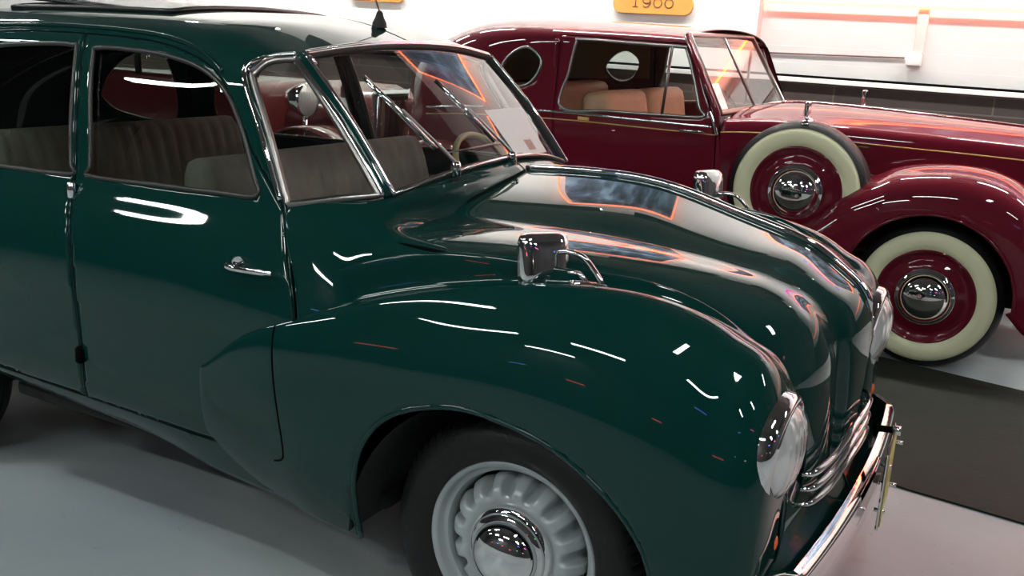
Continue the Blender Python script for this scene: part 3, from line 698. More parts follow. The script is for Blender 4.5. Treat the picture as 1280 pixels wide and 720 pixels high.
bm = bmesh.new(); tube(bm, [p + Vector((.008, 0, .004)) for p in pp[:40]], .0045, 8); tube(bm, [p + Vector((.006, 0, .010)) for p in pp[62:104]], .0045, 8); obj('chrome_bead', bm, CHROME, ws)
for s in (-1, 1):
    m_ = lambda p: Vector((p[0], -p[1] * s * -1 if False else (p[1] if s < 0 else -p[1]), p[2]))
    # front post between quarter light and windscreen, with two chrome strips
    a0, a1 = m_((-.506, -.518, 1.128)), m_((-.822, -.500, 1.470))
    mid = (a0 + a1) / 2 + Vector((.010, 0, .008))
    post = edge([a0, mid, a1], 10)
    bm = bmesh.new(); tube(bm, [p + Vector((-.006, s * .008, 0)) for p in post], .014, 10); po = obj('windscreen_post', bm, GREEN, car)
    bm = bmesh.new(); tube(bm, [p + Vector((.012, s * .006, .006)) for p in post], .006, 8); obj('chrome_strip', bm, CHROME, po)
    bm = bmesh.new(); tube(bm, [p + Vector((-.014, s * .022, .002)) for p in post], .008, 8); obj('chrome_strip', bm, CHROME, po)
    # quarter light
    Q = [m_(p) for p in [(-.708, -.694, 1.102), (-.60, -.614, 1.122), (-.530, -.545, 1.132), (-.68, -.530, 1.305), (-.835, -.517, 1.462), (-.875, -.575, 1.452), (-.898, -.618, 1.415), (-.80, -.657, 1.262)]]
    q = []
    def seg(a, b, n): return [a.lerp(b, i / n) for i in range(n)]
    rounded = sp([Q[0].lerp(Q[7], .10), Q[0].lerp(Q[1], .06), Q[1], Q[2].lerp(Q[1], .08), Q[2].lerp(Q[3], .08), Q[3], Q[4].lerp(Q[3], .05), Q[4].lerp(Q[5], .12), Q[5], Q[6].lerp(Q[5], .15), Q[6].lerp(Q[7], .10), Q[7]], k=8, closed=True)
    ql = bpy.data.objects.new('quarter_window', None); C.objects.link(ql); ql.parent = car
    # glass: ruled sheet from rear edge to front edge
    G = Patch([[tuple(Q[0]), tuple(Q[7]), tuple(Q[6])], [tuple(Q[1]), tuple((Q[3] + Q[7]) / 2 + Vector((0, s * .012, 0))), tuple(Q[5])], [tuple(Q[2]), tuple(Q[3]), tuple(Q[4])]])
    sheet('glass', G, GLASS, ql, 12, 12)
    bm = bmesh.new(); tube(bm, rounded, .010, 8, True); obj('frame', bm, SATIN, ql)
    # bright moulding sweeping down the rear edge on the body
    rear = edge([Q[5] + Vector((-.01, 0, .012)), Q[6] + Vector((-.022, s * .004, .006)), Q[7] + Vector((-.022, s * .006, 0)), Q[0] + Vector((-.022, s * .006, .01))], 10)
    bm = bmesh.new(); tube(bm, rear, [.006] * 8 + [.009] * (len(rear) - 16) + [.007] * 8, 10); obj('chrome_moulding', bm, CHROME, ql)
    top = edge([Q[4] + Vector((.0, 0, .014)), Q[5] + Vector((0, 0, .014)), Q[6] + Vector((-.012, 0, .012))], 10)
    bm = bmesh.new(); tube(bm, top, .005, 8); obj('top_bead', bm, CHROME, ql)
# header chrome
bm = bmesh.new(); tube(bm, [p + Vector((0, 0, .014)) for p in sp(WT, k=12)], .005, 8); obj('header_bead', bm, CHROME, car)
# wipers: arm + blade
def wiper(px, py, pz, tipx, tipy, tipz):
    r = bpy.data.objects.new('wiper', None); C.objects.link(r); r.parent = car; r.location = (0, 0, 0)
    a = Vector((px, py, pz)); b = Vector((tipx, tipy, tipz)); n = Vector((.74, 0, .66))
    bm = bmesh.new(); lathe(bm, [(.014, -.02), (.014, .012), (.010, .020), (.001, .022)], tuple(a), 'Z', 16); obj('pivot', bm, CHROME, r)
    pa = [a + n * .012, a.lerp(b, .2) + n * .014, a.lerp(b, .62) + n * .012]
    bm = bmesh.new(); tube(bm, sp(pa), [.0055] * 13 + [.004] * 12, 8, flat=.6); obj('arm', bm, SATIN, r)
    bm = bmesh.new(); tube(bm, [a.lerp(b, .22), a.lerp(b, .6) + n * .003, b], .0055, 8); tube(bm, [a.lerp(b, .22) - n * .006, b - n * .006], .003, 6); obj('blade', bm, CHROME, r)
wiper(-.440, -.311, 1.190, -.682, -.415, 1.425)
wiper(-.427, -.010, 1.196, -.669, -.072, 1.412)
bm = bmesh.new(); tube(bm, [(-.468, -.319, 1.232), (-.473, 0, 1.238)], .0025, 6); obj('wiper_link', bm, SATIN, car)
# ---- headlamps
for s in (-1, 1):
    c = (.582, s * .597, .712)
    hl = bpy.data.objects.new('headlamp', None); C.objects.link(hl); hl.parent = car; hl.location = c; hl.rotation_euler = (0, math.radians(5), 0)
    bm = bmesh.new(); lathe(bm, [(.126, -.07), (.134, -.03), (.137, -.008), (.135, .008), (.128, .018), (.118, .024), (.112, .022), (.111, .012)], (0, 0, 0), 'X', 64); obj('lamp_rim', bm, CHROME, hl)
    bm = bmesh.new(); lathe(bm, [(.112, .014), (.102, .030), (.082, .044), (.052, .053), (.020, .057), (.001, .0575)], (0, 0, 0), 'X', 48); obj('lens', bm, LENS, hl)
    # signal lamp
    sl = bpy.data.objects.new('signal_lamp', None); C.objects.link(sl); sl.parent = car; sl.location = (.593, s * .62, .505); sl.rotation_euler = (0, math.radians(6), s * math.radians(18))
    bm = bmesh.new(); lathe(bm, [(.030, -.02), (.030, .004), (.024, .008)], (0, 0, 0), 'X', 32)
    for v in bm.verts: v.co.z *= 1.15
    obj('lamp_rim', bm, CHROME, sl)
    bm = bmesh.new(); lathe(bm, [(.025, .004), (.020, .014), (.010, .020), (.001, .021)], (0, 0, 0), 'X', 32)
    for v in bm.verts: v.co.z *= 1.15
    obj('orange_lens', bm, ORANGEL, sl)['label'] = 'orange signal lens'
# ---- front valance between the fenders
VAL = Patch([[(x0 + dx, -y, z) for x0, y in ((.622, 0), (.616, .2), (.600, .4), (.575, .58), (.54, .70))] for dx, z in ((-.02, .56), (.005, .48), (.035, .425), (.058, .37), (.050, .30), (-.02, .27))])
for s in (-1, 1): trim_mesh('front_valance', VAL, None, [], GREEN, car, 40, 60, s)
# ---- grille bars: three chrome blades wrapping the nose
for k, (z0, z1) in enumerate(((.640, .575), (.598, .535), (.556, .495))):
    bm = bmesh.new()
    pts = sp([(.600, -.37, z1), (.628, -.345, z1 + .004), (.652, -.24, z1 + .018), (.670, -.12, z0 - .008), (.676, 0, z0), (.670, .12, z0 - .008), (.652, .24, z1 + .018), (.628, .345, z1 + .004), (.600, .37, z1)], k=8)
    n = len(pts); r = [.005 + .0045 * min(1, min(i, n - 1 - i) / 8) for i in range(n)]
    tube(bm, pts, r, 12, flat=.8); o = obj('grille_bar', bm, CHROME, car)
# dark grille opening behind the bars
# ---- bumper
bp_ = []
for t in np.linspace(-1, 1, 60):
    y = t * .80; bp_.append((.700 - .050 * t * t - .10 * max(0, abs(t) - .8) / .2, y))
prof = [(-.012, .070), (.006, .068), (.018, .050), (.014, .026), (.022, .008), (.022, -.010), (.014, -.028), (.018, -.054), (.006, -.068), (-.012, -.070)]
bm = bmesh.new(); rings = []
for i, (x, y) in enumerate(bp_):
    a = bp_[max(i - 1, 0)]; b = bp_[min(i + 1, 59)]; t = Vector((b[0] - a[0], b[1] - a[1], 0)).normalized(); nrm = Vector((t.y, -t.x, 0))
    sc_ = 1 if 2 < i < 57 else .8
    rings.append([bm.verts.new(Vector((x, y, .392)) + nrm * u + Vector((0, 0, z * sc_))) for u, z in prof])
for i in range(59):
    for k in range(9): bm.faces.new((rings[i][k], rings[i][k + 1], rings[i + 1][k + 1], rings[i + 1][k]))
    bm.faces.new((rings[i][9], rings[i][0], rings[i + 1][0], rings[i + 1][9]))
bm.faces.new(rings[0]); bm.faces.new(rings[-1][::-1]); bum = obj('front_bumper', bm, CHROME, car, auto=50)
for s in (-1, 1):
    bm = bmesh.new(); tube(bm, [(.45, s * .42, .36), (.69, s * .42, .37)], .014, 8); obj('bumper_bracket', bm, UNDER, bum)
# plate bracket with bolts
bm = bmesh.new(); box(bm, (.748, .10, .435), (.005, .26, .20), .004, Matrix.Rotation(math.radians(4), 3, 'Z')); pl = obj('number_plate', bm, PLATE, bum)
bm = bmesh.new(); box(bm, (.742, .10, .435), (.005, .28, .215), .006, Matrix.Rotation(math.radians(4), 3, 'Z')); obj('plate_frame', bm, CHROME, pl)
for y in (.0, .20):
    for z in (.37, .50):
        bm = bmesh.new(); tube(bm, [(.735, y, z), (.763, y, z)], .006, 8); obj('bolt', bm, CHROME, pl)
bm = bmesh.new(); tube(bm, [(.69, .18, .535), (.735, .18, .540)], .010, 10); obj('tow_stub', bm, BLACK, bum)
bm = bmesh.new(); tube(bm, [(.733, .18, .540), (.755, .18, .541)], .014, 12); obj('stub_cap', bm, CHROME, bum)
# ---- fender mirrors
def fmirror(s):
    r = bpy.data.objects.new('fender_mirror', None); C.objects.link(r); r.parent = car
    m_ = lambda x, y, z: Vector((x, y if s < 0 else -y, z))
    bm = bmesh.new()
    lathe(bm, [(.001, .010), (.030, .010), (.045, .006), (.050, 0), (.050, -.02)], (0, 0, 0), 'Z', 32)
    for v in bm.verts:
        v.co.x *= 1.0; v.co.y *= .45; v.co += m_(.115, -.618, 1.012)
    obj('base', bm, CHROME, r)
    bm = bmesh.new()
    tube(bm, sp([m_(.145, -.618, 1.018), m_(.143, -.618, 1.030), m_(.10, -.615, 1.072), m_(.06, -.612, 1.080), m_(.035, -.61, 1.076)]), .0065, 10)
    tube(bm, [m_(.11, -.618, 1.02), m_(.09, -.616, 1.034), m_(.03, -.612, 1.03)], .006, 8)
    obj('arm', bm, CHROME, r)
    bm = bmesh.new()
    # rounded-square shell, open to the rear (-x)
    rings = []
    for d, k in ((.0, 1.0), (.010, .995), (.022, .96), (.031, .86), (.037, .62), (.040, .3), (.0405, .02)):
        ring = []
        for j in range(48):
            a = 2 * PI * j / 48; ca, sa = math.cos(a), math.sin(a)
            e = .38; yy = .064 * k * math.copysign(abs(ca) ** e, ca); zz = .066 * k * math.copysign(abs(sa) ** e, sa)
            ring.append(bm.verts.new((d, yy, zz)))
        rings.append(ring)
    for i in range(len(rings) - 1):
        for j in range(48): bm.faces.new((rings[i][j], rings[i][(j + 1) % 48], rings[i + 1][(j + 1) % 48], rings[i + 1][j]))
    bm.faces.new(rings[-1])
    bmesh.ops.transform(bm, matrix=Matrix.Translation(m_(-.012, -.61, 1.050 if s < 0 else 1.085)) @ Matrix.Rotation(math.radians(-36 if s < 0 else -20), 4, 'Z') @ Matrix.Rotation(math.radians(-9), 4, 'Y'), verts=bm.verts)
    h = obj('mirror_head', bm, CHROME, r)
    bm = bmesh.new(); box(bm, m_(-.008, -.61, 1.050 if s < 0 else 1.085), (.004, .114, .118), .002, Matrix.Rotation(math.radians(-36 if s < 0 else -20), 3, 'Z')); obj('mirror_glass', bm, CHROME, h)
fmirror(-1); fmirror(1)
# ---- aerial
bm = bmesh.new(); lathe(bm, [(.024, -.012), (.022, .004), (.014, .020), (.010, .034), (.006, .040), (.001, .041)], (-.955, .03, 1.566), 'Z', 20); an = obj('aerial', bm, DARKIN, car)
bm = bmesh.new(); tube(bm, [(-.955, .03, 1.60), (-1.12, .06, 1.95)], .0025, 6); obj('aerial_rod', bm, SATIN, an)
# ---- interior
def seat(cx, w, xb, zt, name):
    r = bpy.data.objects.new(name, None); C.objects.link(r); r.parent = car; r.location = (xb, 0, 0)
    def cushion(name, c, s, rot, ribs_axis):
        bm = bmesh.new(); n = 96; m = 20; V = []
        for j in range(m):
            row = []
            a = 2 * PI * j / m
            for i in range(n + 1):
                t = i / n; yy = (t - .5) * w; e = .55
                k = 1 - max(0, abs(t - .5) * 2 - .93) / .07 * .5
                rib = 1 - .12 * abs(math.cos(PI * t * 18)) ** 8
                px = s[0] * math.copysign(abs(math.cos(a)) ** e, math.cos(a)) * k * rib; pz = s[1] * math.copysign(abs(math.sin(a)) ** e, math.sin(a)) * k
                row.append(bm.verts.new((px, yy, pz)))
            V.append(row)
        for j in range(m):
            for i in range(n): bm.faces.new((V[j][i], V[j][i + 1], V[(j + 1) % m][i + 1], V[(j + 1) % m][i]))
        bm.faces.new([V[j][0] for j in range(m)]); bm.faces.new([V[j][n] for j in range(m)][::-1])
        bmesh.ops.transform(bm, matrix=Matrix.Translation(c) @ Matrix.Rotation(rot, 4, 'Y'), verts=bm.verts)
        obj(name, bm, CLOTH, r)
    cushion('backrest', (0, 0, zt - .30), (.07, .30), math.radians(-12), 0)
    cushion('seat_cushion', (.26, 0, .55), (.27, .09), math.radians(-4), 0)
seat(0, 1.18, -1.12, 1.165, 'front_seat'); seat(0, 1.18, -2.05, 1.16, 'rear_seat')
bm = bmesh.new(); box(bm, (-.555, 0, 1.03), (.12, 1.10, .12), .03); obj('dashboard', bm, DARKIN, car)
DCARD = principled('door_card_vinyl', (.05, .05, .045), .7, noise=(6, .1))
for s in (-1, 1):
    bm = bmesh.new(); box(bm, (-1.50, s * .66, .70), (1.60, .02, .60), .004); obj('door_card', bm, DCARD, car)
sw = bpy.data.objects.new('steering_wheel', None); C.objects.link(sw); sw.parent = car; sw.location = (-.68, .36, 1.05); sw.rotation_euler = (0, math.radians(-38), 0)
bm = bmesh.new(); tube(bm, [(.0, .20 * math.cos(a), .20 * math.sin(a)) for a in np.linspace(0, 2 * PI, 64, endpoint=False)], .011, 10, True); obj('wheel_ring', bm, IVORY, sw)
bm = bmesh.new(); lathe(bm, [(.035, .02), (.035, -.01), (.02, -.02), (.001, -.02)], (0, 0, 0), 'X', 24); tube(bm, [(0, -.19, 0), (.01, 0, 0), (0, .19, 0)], .009, 8); tube(bm, [(.01, 0, 0), (.10, 0, -.01)], .018, 10); obj('spokes_and_column', bm, IVORY, sw)
# information sheet standing inside the windscreen
bm = bmesh.new()
c4 = [(-.433, .231, 1.196), (-.436, .034, 1.199), (-.569, .057, 1.324), (-.570, .291, 1.325)]
vs_ = [bm.verts.new(Vector(p)) for p in c4]; bm.faces.new(vs_)
o = obj('information_sheet', bm, PAPER, None, False); md = o.modifiers.new('t', 'SOLIDIFY'); md.thickness = .0015
tag(o, 'white paper sheet lying on the green car windscreen at the far lower corner', 'paper')
bm = bmesh.new()
P = lambda a, b: Vector(c4[0]).lerp(Vector(c4[1]), a).lerp(Vector(c4[3]).lerp(Vector(c4[2]), a), b) + Vector((.0012, 0, .0012))
vs_ = [bm.verts.new(P(a, b)) for a, b in ((.28, .08), (.50, .08), (.50, .30), (.28, .30))]; bm.faces.new(vs_)
rel(o, obj('printed_picture', bm, principled('printed_picture_ink', (.45, .28, .22), .6, noise=(60, .3)), None, False))

# ================================================================== MAROON CAR
def red_wheel(parent, x, y, z, s=-1, tilt=0):
    r = bpy.data.objects.new('wheel', None); C.objects.link(r); r.parent = parent; r.location = (x, y, z)
    o = 1 if s < 0 else -1
    L = lambda p: [(a, b * o) for a, b in p]
    bm = bmesh.new(); lathe(bm, L([(.335, -.004), (.345, .004), (.362, .018), (.370, .04), (.370, .12), (.350, .15), (.30, .17), (.24, .15)]), (0, 0, 0), 'Y', 96); obj('tyre', bm, RUBBER, r)
    bm = bmesh.new(); lathe(bm, L([(.238, .004), (.250, -.008), (.275, -.018), (.305, -.016), (.325, -.010), (.337, .002)]), (0, 0, 0), 'Y', 96); obj('whitewall', bm, CREAM, r)['label'] = 'cream whitewall'
    bm = bmesh.new(); lathe(bm, L([(.246, .004), (.240, -.006), (.232, -.004), (.222, .012), (.205, .022), (.185, .018), (.165, .006), (.140, .002), (.10, .004)]), (0, 0, 0), 'Y', 96); obj('disc', bm, MAROON, r)['label'] = 'maroon wheel disc'
    bm = bmesh.new(); lathe(bm, L([(.148, .006), (.148, -.004), (.140, -.012), (.128, -.014), (.122, -.024), (.105, -.050), (.080, -.068), (.045, -.080), (.015, -.084), (.001, -.0845)]), (0, 0, 0), 'Y', 64); obj('hubcap', bm, CHROME, r)
    return r
mc = thing('vintage_car', 'maroon vintage coupe with a side-mounted spare wheel and whitewall tyres behind the green car', 'car', (0, 0, 0))
YN, YF = 2.77, 4.45
YM = (YN + YF) / 2
HW = YM - YN
def S(x, rows): return [(x, YM - HW * y, z) for y, z in rows]
RB = Patch([
    S(-2.95, [(.60, .40), (.62, .7), (.60, .95), (.52, 1.15), (.45, 1.25), (.38, 1.32), (.2, 1.36), (0, 1.37)]),
    S(-2.70, [(.85, .36), (.88, .7), (.86, .98), (.80, 1.18), (.73, 1.34), (.60, 1.44), (.3, 1.485), (0, 1.49)]),
    S(-2.40, [(.95, .34), (.98, .7), (.97, 1.0), (.93, 1.20), (.87, 1.42), (.74, 1.55), (.4, 1.60), (0, 1.61)]),
    S(-2.05, [(.97, .34), (1.0, .7), (.995, 1.02), (.965, 1.22), (.92, 1.46), (.82, 1.595), (.45, 1.645), (0, 1.655)]),
    S(-1.65, [(.97, .34), (1.0, .7), (1.0, 1.04), (.975, 1.24), (.94, 1.48), (.85, 1.60), (.45, 1.650), (0, 1.660)]),
    S(-1.2, [(.97, .34), (1.0, .7), (1.0, 1.05), (.975, 1.25), (.945, 1.48), (.86, 1.598), (.45, 1.645), (0, 1.655)]),
    [(-.60, YM - HW * .97, .34), (-.60, YN, .7), (-.645, YN, 1.08), (-.725, YM - HW * .975, 1.25), (-.83, YM - HW * .95, 1.48), (-.88, YM - HW * .87, 1.592), (-.88, YM - HW * .45, 1.635), (-.88, YM, 1.645)],
])
rw = loop2([(-1.615, 1.145), (-1.30, 1.147), (-.95, 1.155), (-.745, 1.165), (-.775, 1.22), (-.83, 1.38), (-.885, 1.515), (-.91, 1.530), (-1.2, 1.535), (-1.53, 1.538), (-1.565, 1.52), (-1.59, 1.35)], 6)
rdoor = [(-1.67, 1.56), (-1.66, 1.1), (-1.62, .45), (-.62, .45), (-.66, 1.1), (-.74, 1.28), (-.86, 1.55)]
oval = loop2([(-2.05, 1.35), (-1.98, 1.44), (-1.88, 1.475), (-1.79, 1.42), (-1.785, 1.35), (-1.84, 1.27), (-1.93, 1.245), (-2.01, 1.28)], 6)
def rmirror(o):
    for v in o.data.vertices: v.co.y = 2 * YM - v.co.y
    o.data.flip_normals()
ruv = {k: RB.inv(resample(L, .04), vmax=6) for k, L in (('w', rw), ('d', rdoor), ('di', inset(rdoor, .002)), ('o', oval))}
for s in (-1, 1):
    sh = trim_mesh('body_shell', RB, None, [ruv['d'], ruv['o']], MAROON, mc, 90, 70, -1)
    dd_ = trim_mesh('door', RB, ruv['di'], [ruv['w']], MAROON, mc, 160, 70, -1)
    g = trim_mesh('window_glass', RB, ruv['w'], [], GLASS, dd_, 120, 50, -1, 0, .01)
    g2 = trim_mesh('oval_window_glass', RB, ruv['o'], [], SIDEG, sh, 120, 50, -1, 0, .01)
    bm = bmesh.new(); tube(bm, on_patch(RB, ruv['w'], 0, -1), .009, 8, True); f1 = obj('window_frame', bm, SATIN, dd_)
    bm = bmesh.new(); tube(bm, on_patch(RB, ruv['o'], 0, -1), .010, 8, True); f2 = obj('oval_window_frame', bm, SATIN, sh)
    bm = bmesh.new(); tube(bm, on_patch(RB, ruv['d'], -.004, -1), .005, 6, True); f3 = obj('door_gap_shade', bm, BLACK, dd_)  # black tube as the shade in this door's gap
    bl = RB.inv(line2([(-2.6, 1.06), (-2.2, 1.10), (-1.6, 1.117), (-1.1, 1.115), (-.68, 1.115)]), vmax=6)
    bm = bmesh.new(); tube(bm, on_patch(RB, bl, .003, -1), .008, 8, flat=.6); f4 = obj('belt_moulding', bm, CHROME, mc)
    bl2 = RB.inv(line2([(-2.6, 1.02), (-2.2, 1.055), (-1.6, 1.075), (-1.1, 1.075), (-.66, 1.073)]), vmax=6)
    bm = bmesh.new(); tube(bm, on_patch(RB, bl2, .0005, -1), .003, 6); f5 = obj('pinstripe', bm, GOLD, mc)
    # vent post
    bm = bmesh.new(); tube(bm, on_patch(RB, RB.inv([(-.985, 1.15), (-.972, 1.53)], vmax=6), 0, -1), .009, 8); f6 = obj('vent_post', bm, SATIN, dd_)
    # handle
    p = Vector((-.74, YN - .02, 1.085)); bm = bmesh.new(); tube(bm, [p + Vector((.02, .03, 0)), p, p + Vector((-.12, -.002, -.002))], .008, 8); f7 = obj('door_handle', bm, CHROME, dd_)
    bm = bmesh.new(); box(bm, (-1.46, YN - .002, 1.092), (.07, .012, .02), .004); f8 = obj('door_plaque', bm, GOLD, dd_)
    if s > 0:
        for o in (sh, dd_, g, g2, f1, f2, f3, f4, f5, f6, f7, f8): rmirror(o)
# roof visor edge
# windscreen
ws2 = bpy.data.objects.new('windscreen', None); C.objects.link(ws2); ws2.parent = mc
tl, tr = Vector((-.885, YN + .10, 1.585)), Vector((-.905, YF - .55, 1.60))
bl_, br_ = Vector((-.655, YN + .05, 1.185)), Vector((-.655, YF - .40, 1.27))
tl, tr = Vector((-.885, YN + .06, 1.600)), Vector((-.905, YF - .30, 1.610)); bl_, br_ = Vector((-.655, YN + .03, 1.19)), Vector((-.665, YF - .22, 1.20))
bm = bmesh.new(); vs_ = [bm.verts.new(p) for p in (bl_, br_, tr, tl)]; bm.faces.new(vs_); obj('glass', bm, glassy('maroon_car_windscreen', (.90, .80, .80)), ws2, False)
bm = bmesh.new(); tube(bm, [bl_, br_, tr, tl], .016, 8, True, up=(1, 0, .3)); obj('frame', bm, SATIN, ws2)
bm = bmesh.new(); tube(bm, [bl_.lerp(br_, .5), tl.lerp(tr, .5)], .008, 8); obj('divider', bm, SATIN, ws2)
bm = bmesh.new(); tube(bm, [bl_ + Vector((-.01, -.03, -.10)), bl_ + Vector((-.005, -.03, 0)), tl + Vector((-.005, -.03, 0))], .022, 10, flat=.8); obj('pillar', bm, MAROON, ws2)
bm = bmesh.new(); tube(bm, sp([(-.70, YN - .01, 1.20), (-.672, YN - .01, 1.14), (-.65, YN - .01, 1.075)]), .016, 10, flat=.6); obj('pillar_foot', bm, CHROME, ws2)
# bonnet of the maroon car
def H(x, w, zt, ze, zb): return [(x, YM - w, zb), (x, YM - w, (zb + ze) / 2), (x, YM - w * .985, ze), (x, YM - w * .86, ze + (zt - ze) * .55), (x, YM - w * .5, ze + (zt - ze) * .9), (x, YM, zt)]
RH = Patch([H(-.64, .835, 1.215, 1.10, .5), H(-.45, .75, 1.24, 1.11, .5), H(-.2, .66, 1.245, 1.105, .5), H(.2, .56, 1.235, 1.09, .5), H(.6, .46, 1.22, 1.08, .5), H(1.0, .38, 1.20, 1.065, .5), H(1.3, .33, 1.185, 1.05, .5)])
for s in (-1, 1):
    o = trim_mesh('bonnet', RH, None, [], MAROON, mc, 60, 40, -1)
    bm = bmesh.new(); tube(bm, on_patch(RH, [(u, 1.95) for u in np.linspace(0, 6, 30)], .001, -1), .0035, 6); o2 = obj('pinstripe', bm, GOLD, mc)
    if s > 0: rmirror(o); rmirror(o2)
bm = bmesh.new(); tube(bm, [RH([u], [5])[0] + np.array([0, 0, .004]) for u in np.linspace(.6, 6, 30)], .006, 8); obj('bonnet_hinge', bm, CHROME, mc)
bm = bmesh.new(); tube(bm, [(.22, YM - .53, 1.01), (.34, YM - .51, 1.01)], .007, 8); obj('bonnet_catch', bm, BLACK, mc)
bm = bmesh.new(); box(bm, (.16, YM - .60, .905), (.05, .02, .03), .008); obj('side_catch', bm, CHROME, mc)
# radiator shell
bm = bmesh.new(); box(bm, (1.36, YM, .86), (.10, .62, .72), .03); rs = obj('radiator_shell', bm, CHROME, mc)
bm = bmesh.new(); box(bm, (1.415, YM, .83), (.01, .50, .56), .003); obj('grille', bm, BLACK, rs)
bm = bmesh.new(); tube(bm, sp([(1.36, YM, 1.22), (1.36, YM, 1.28), (1.33, YM, 1.34)]), [.03] * 10 + [.015] * 15, 12); obj('mascot_cap', bm, CHROME, rs)
# fenders
def fender(s):
    rows = []
    crest = [(-.62, .36, .48), (-.42, .50, .58), (-.20, .63, .66), (-.03, .765, .74), (.10, .885, .80), (.22, .955, .83), (.32, 1.000, .84), (.53, 1.033, .84), (.74, 1.020, .84), (.89, .965, .83), (1.00, .86, .80), (1.07, .70, .74), (1.09, .52, .68)]
    for x, z, y in crest:
        k = min(1, (z - .30) / .5)
        rows.append([(x, YM - .45, z - .22 * k), (x, YM - .56, z - .06 * k), (x, YM - .70, z), (x, YM - .83, z - .015 * k), (x, YM - .935, z - .07 * k), (x, YM - .975, z - .17 * k), (x, YM - .985, z - .30 * k), (x, YM - .975, max(.28, z - .58 * k))])
    P = Patch(rows)
    a = [(.53 + .41 * math.cos(t), .40 + .405 * math.sin(t)) for t in np.linspace(-.35, PI + .35, 40)]
    au = P.inv([q for q in a if True], vmin=3.5)
    au = [(au[0][0], 7)] + [q for q in au if q[1] < 6.97] + [(au[-1][0], 7)]
    outer = [(0, 0), (P.M - 1, 0), (P.M - 1, 7)] + au + [(0, 7)]
    f = trim_mesh('front_fender', P, outer, [], MAROON, mc, 90, 60, -1, .006)
    bm = bmesh.new(); tube(bm, on_patch(P, au, -.004, -1), .008, 6); l = obj('arch_lip', bm, MAROON, f)
    bm = bmesh.new(); ang = np.linspace(-.2, PI + .2, 24)
    ra = [bm.verts.new((.53 + .43 * math.cos(t), YM - .50, .38 + .43 * math.sin(t))) for t in ang]; rb = [bm.verts.new((.53 + .43 * math.cos(t), YM - .95, .38 + .425 * math.sin(t))) for t in ang]
    for i in range(23): bm.faces.new((ra[i], ra[i + 1], rb[i + 1], rb[i]))
    bm.faces.new(ra); wl = obj('wheel_well', bm, UNDER, mc)
    if s > 0: rmirror(f); rmirror(l); rmirror(wl)
fender(-1); fender(1)
red_wheel(mc, .53, 2.72 , .372); red_wheel(mc, .53, 2 * YM - 2.72, .372, 1)
red_wheel(mc, -.185, 2.735, .82); red_wheel(mc, -.185, 2 * YM - 2.735, .82, 1)
red_wheel(mc, -2.45, 2.74, .372); red_wheel(mc, -2.45, 2 * YM - 2.74, .372, 1)
# rear fenders, running boards
for s in (-1, 1):
    bm = bmesh.new(); ang = np.linspace(-.1, PI + .1, 30); prof = [(.40, -.10), (.44, -.09), (.47, -.04), (.485, .06), (.47, .20)]
    rg = [[bm.verts.new((-2.45 + r * math.cos(t) * 1.1, YN + (h if s < 0 else 2 * HW - h), .40 + r * math.sin(t))) for t in ang] for r, h in prof]
    for i in range(4):
        for k in range(29): bm.faces.new((rg[i][k], rg[i][k + 1], rg[i + 1][k + 1], rg[i + 1][k]))
    obj('rear_fender', bm, MAROON, mc)
    bm = bmesh.new(); box(bm, (-1.25, YM + s * (HW + .03), .36), (1.75, .26, .04), .01); obj('running_board', bm, BLACK, mc)
    # spare wheel mirror / strap clamp
    yy = YM + s * (HW + .12)
bm = bmesh.new(); tube(bm, [(-.185, 2.80, 1.16), (-.185, 2.80, 1.235)], .012, 10); tube(bm, [(-.185, 2.75, 1.17), (-.185, 2.86, 1.185), (-.185, 2.95, 1.17)], .022, 10); box(bm, (-.185, 2.79, 1.255), (.025, .07, .08), .01); obj('spare_wheel_clamp', bm, CHROME, mc)
bm = bmesh.new(); tube(bm, [(-.185, 4.43, 1.16), (-.185, 4.43, 1.25)], .012, 10); box(bm, (-.185, 4.43, 1.27), (.025, .09, .09), .01); obj('spare_wheel_clamp', bm, CHROME, mc)
# chassis / floor / interior
bm = bmesh.new(); box(bm, (-.8, YM, .42), (3.6, 1.1, .10), .02); box(bm, (.5, YM, .75), (1.2, .6, .5), .05); box(bm, (.53, YM, .37), (.06, 1.4, .06)); box(bm, (-2.45, YM, .37), (.06, 1.4, .06)); obj('chassis', bm, UNDER, mc)
bm = bmesh.new(); box(bm, (-.74, YM, 1.06), (.16, 1.45, .16), .03); obj('dashboard', bm, DARKIN, mc)
def roundcush(name, c, s, parent, mat, b=.06):
    bm = bmesh.new(); box(bm, c, s, b); return obj(name, bm, mat, parent)
st = bpy.data.objects.new('front_seat', None); C.objects.link(st); st.parent = mc
for k, yy in enumerate((YM - .36, YM + .36)):
    bm = bmesh.new(); box(bm, (-1.42, yy, .97), (.20, .66, .56), .085); bmesh.ops.rotate(bm, cent=(-1.42, yy, .9), matrix=Matrix.Rotation(math.radians(-10), 3, 'Y'), verts=bm.verts); obj('backrest', bm, TAN, st)
roundcush('seat_cushion', (-1.10, YM, .68), (.60, 1.4, .20), st, TAN)
bm = bmesh.new(); box(bm, (-2.05, YM, .95), (.20, 1.4, .60), .08); obj('rear_seat', bm, TAN, mc)
hm = principled('tan_headliner', (.30, .20, .10), .9, noise=(6, .15))
for s in (-1, 1):
    o = trim_mesh('interior_trim', RB, [(.4, 3.2), (3.9, 3.2), (3.9, 5.2), (6, 5.2), (6, 7), (.4, 7)], [ruv['o']], hm, mc, 60, 50, -1, 0, .03)
    if s > 0: rmirror(o)
bm = bmesh.new(); t_ = [(0, .19 * math.cos(a), .19 * math.sin(a)) for a in np.linspace(0, 2 * PI, 48, endpoint=False)]; tube(bm, t_, .012, 8, True)
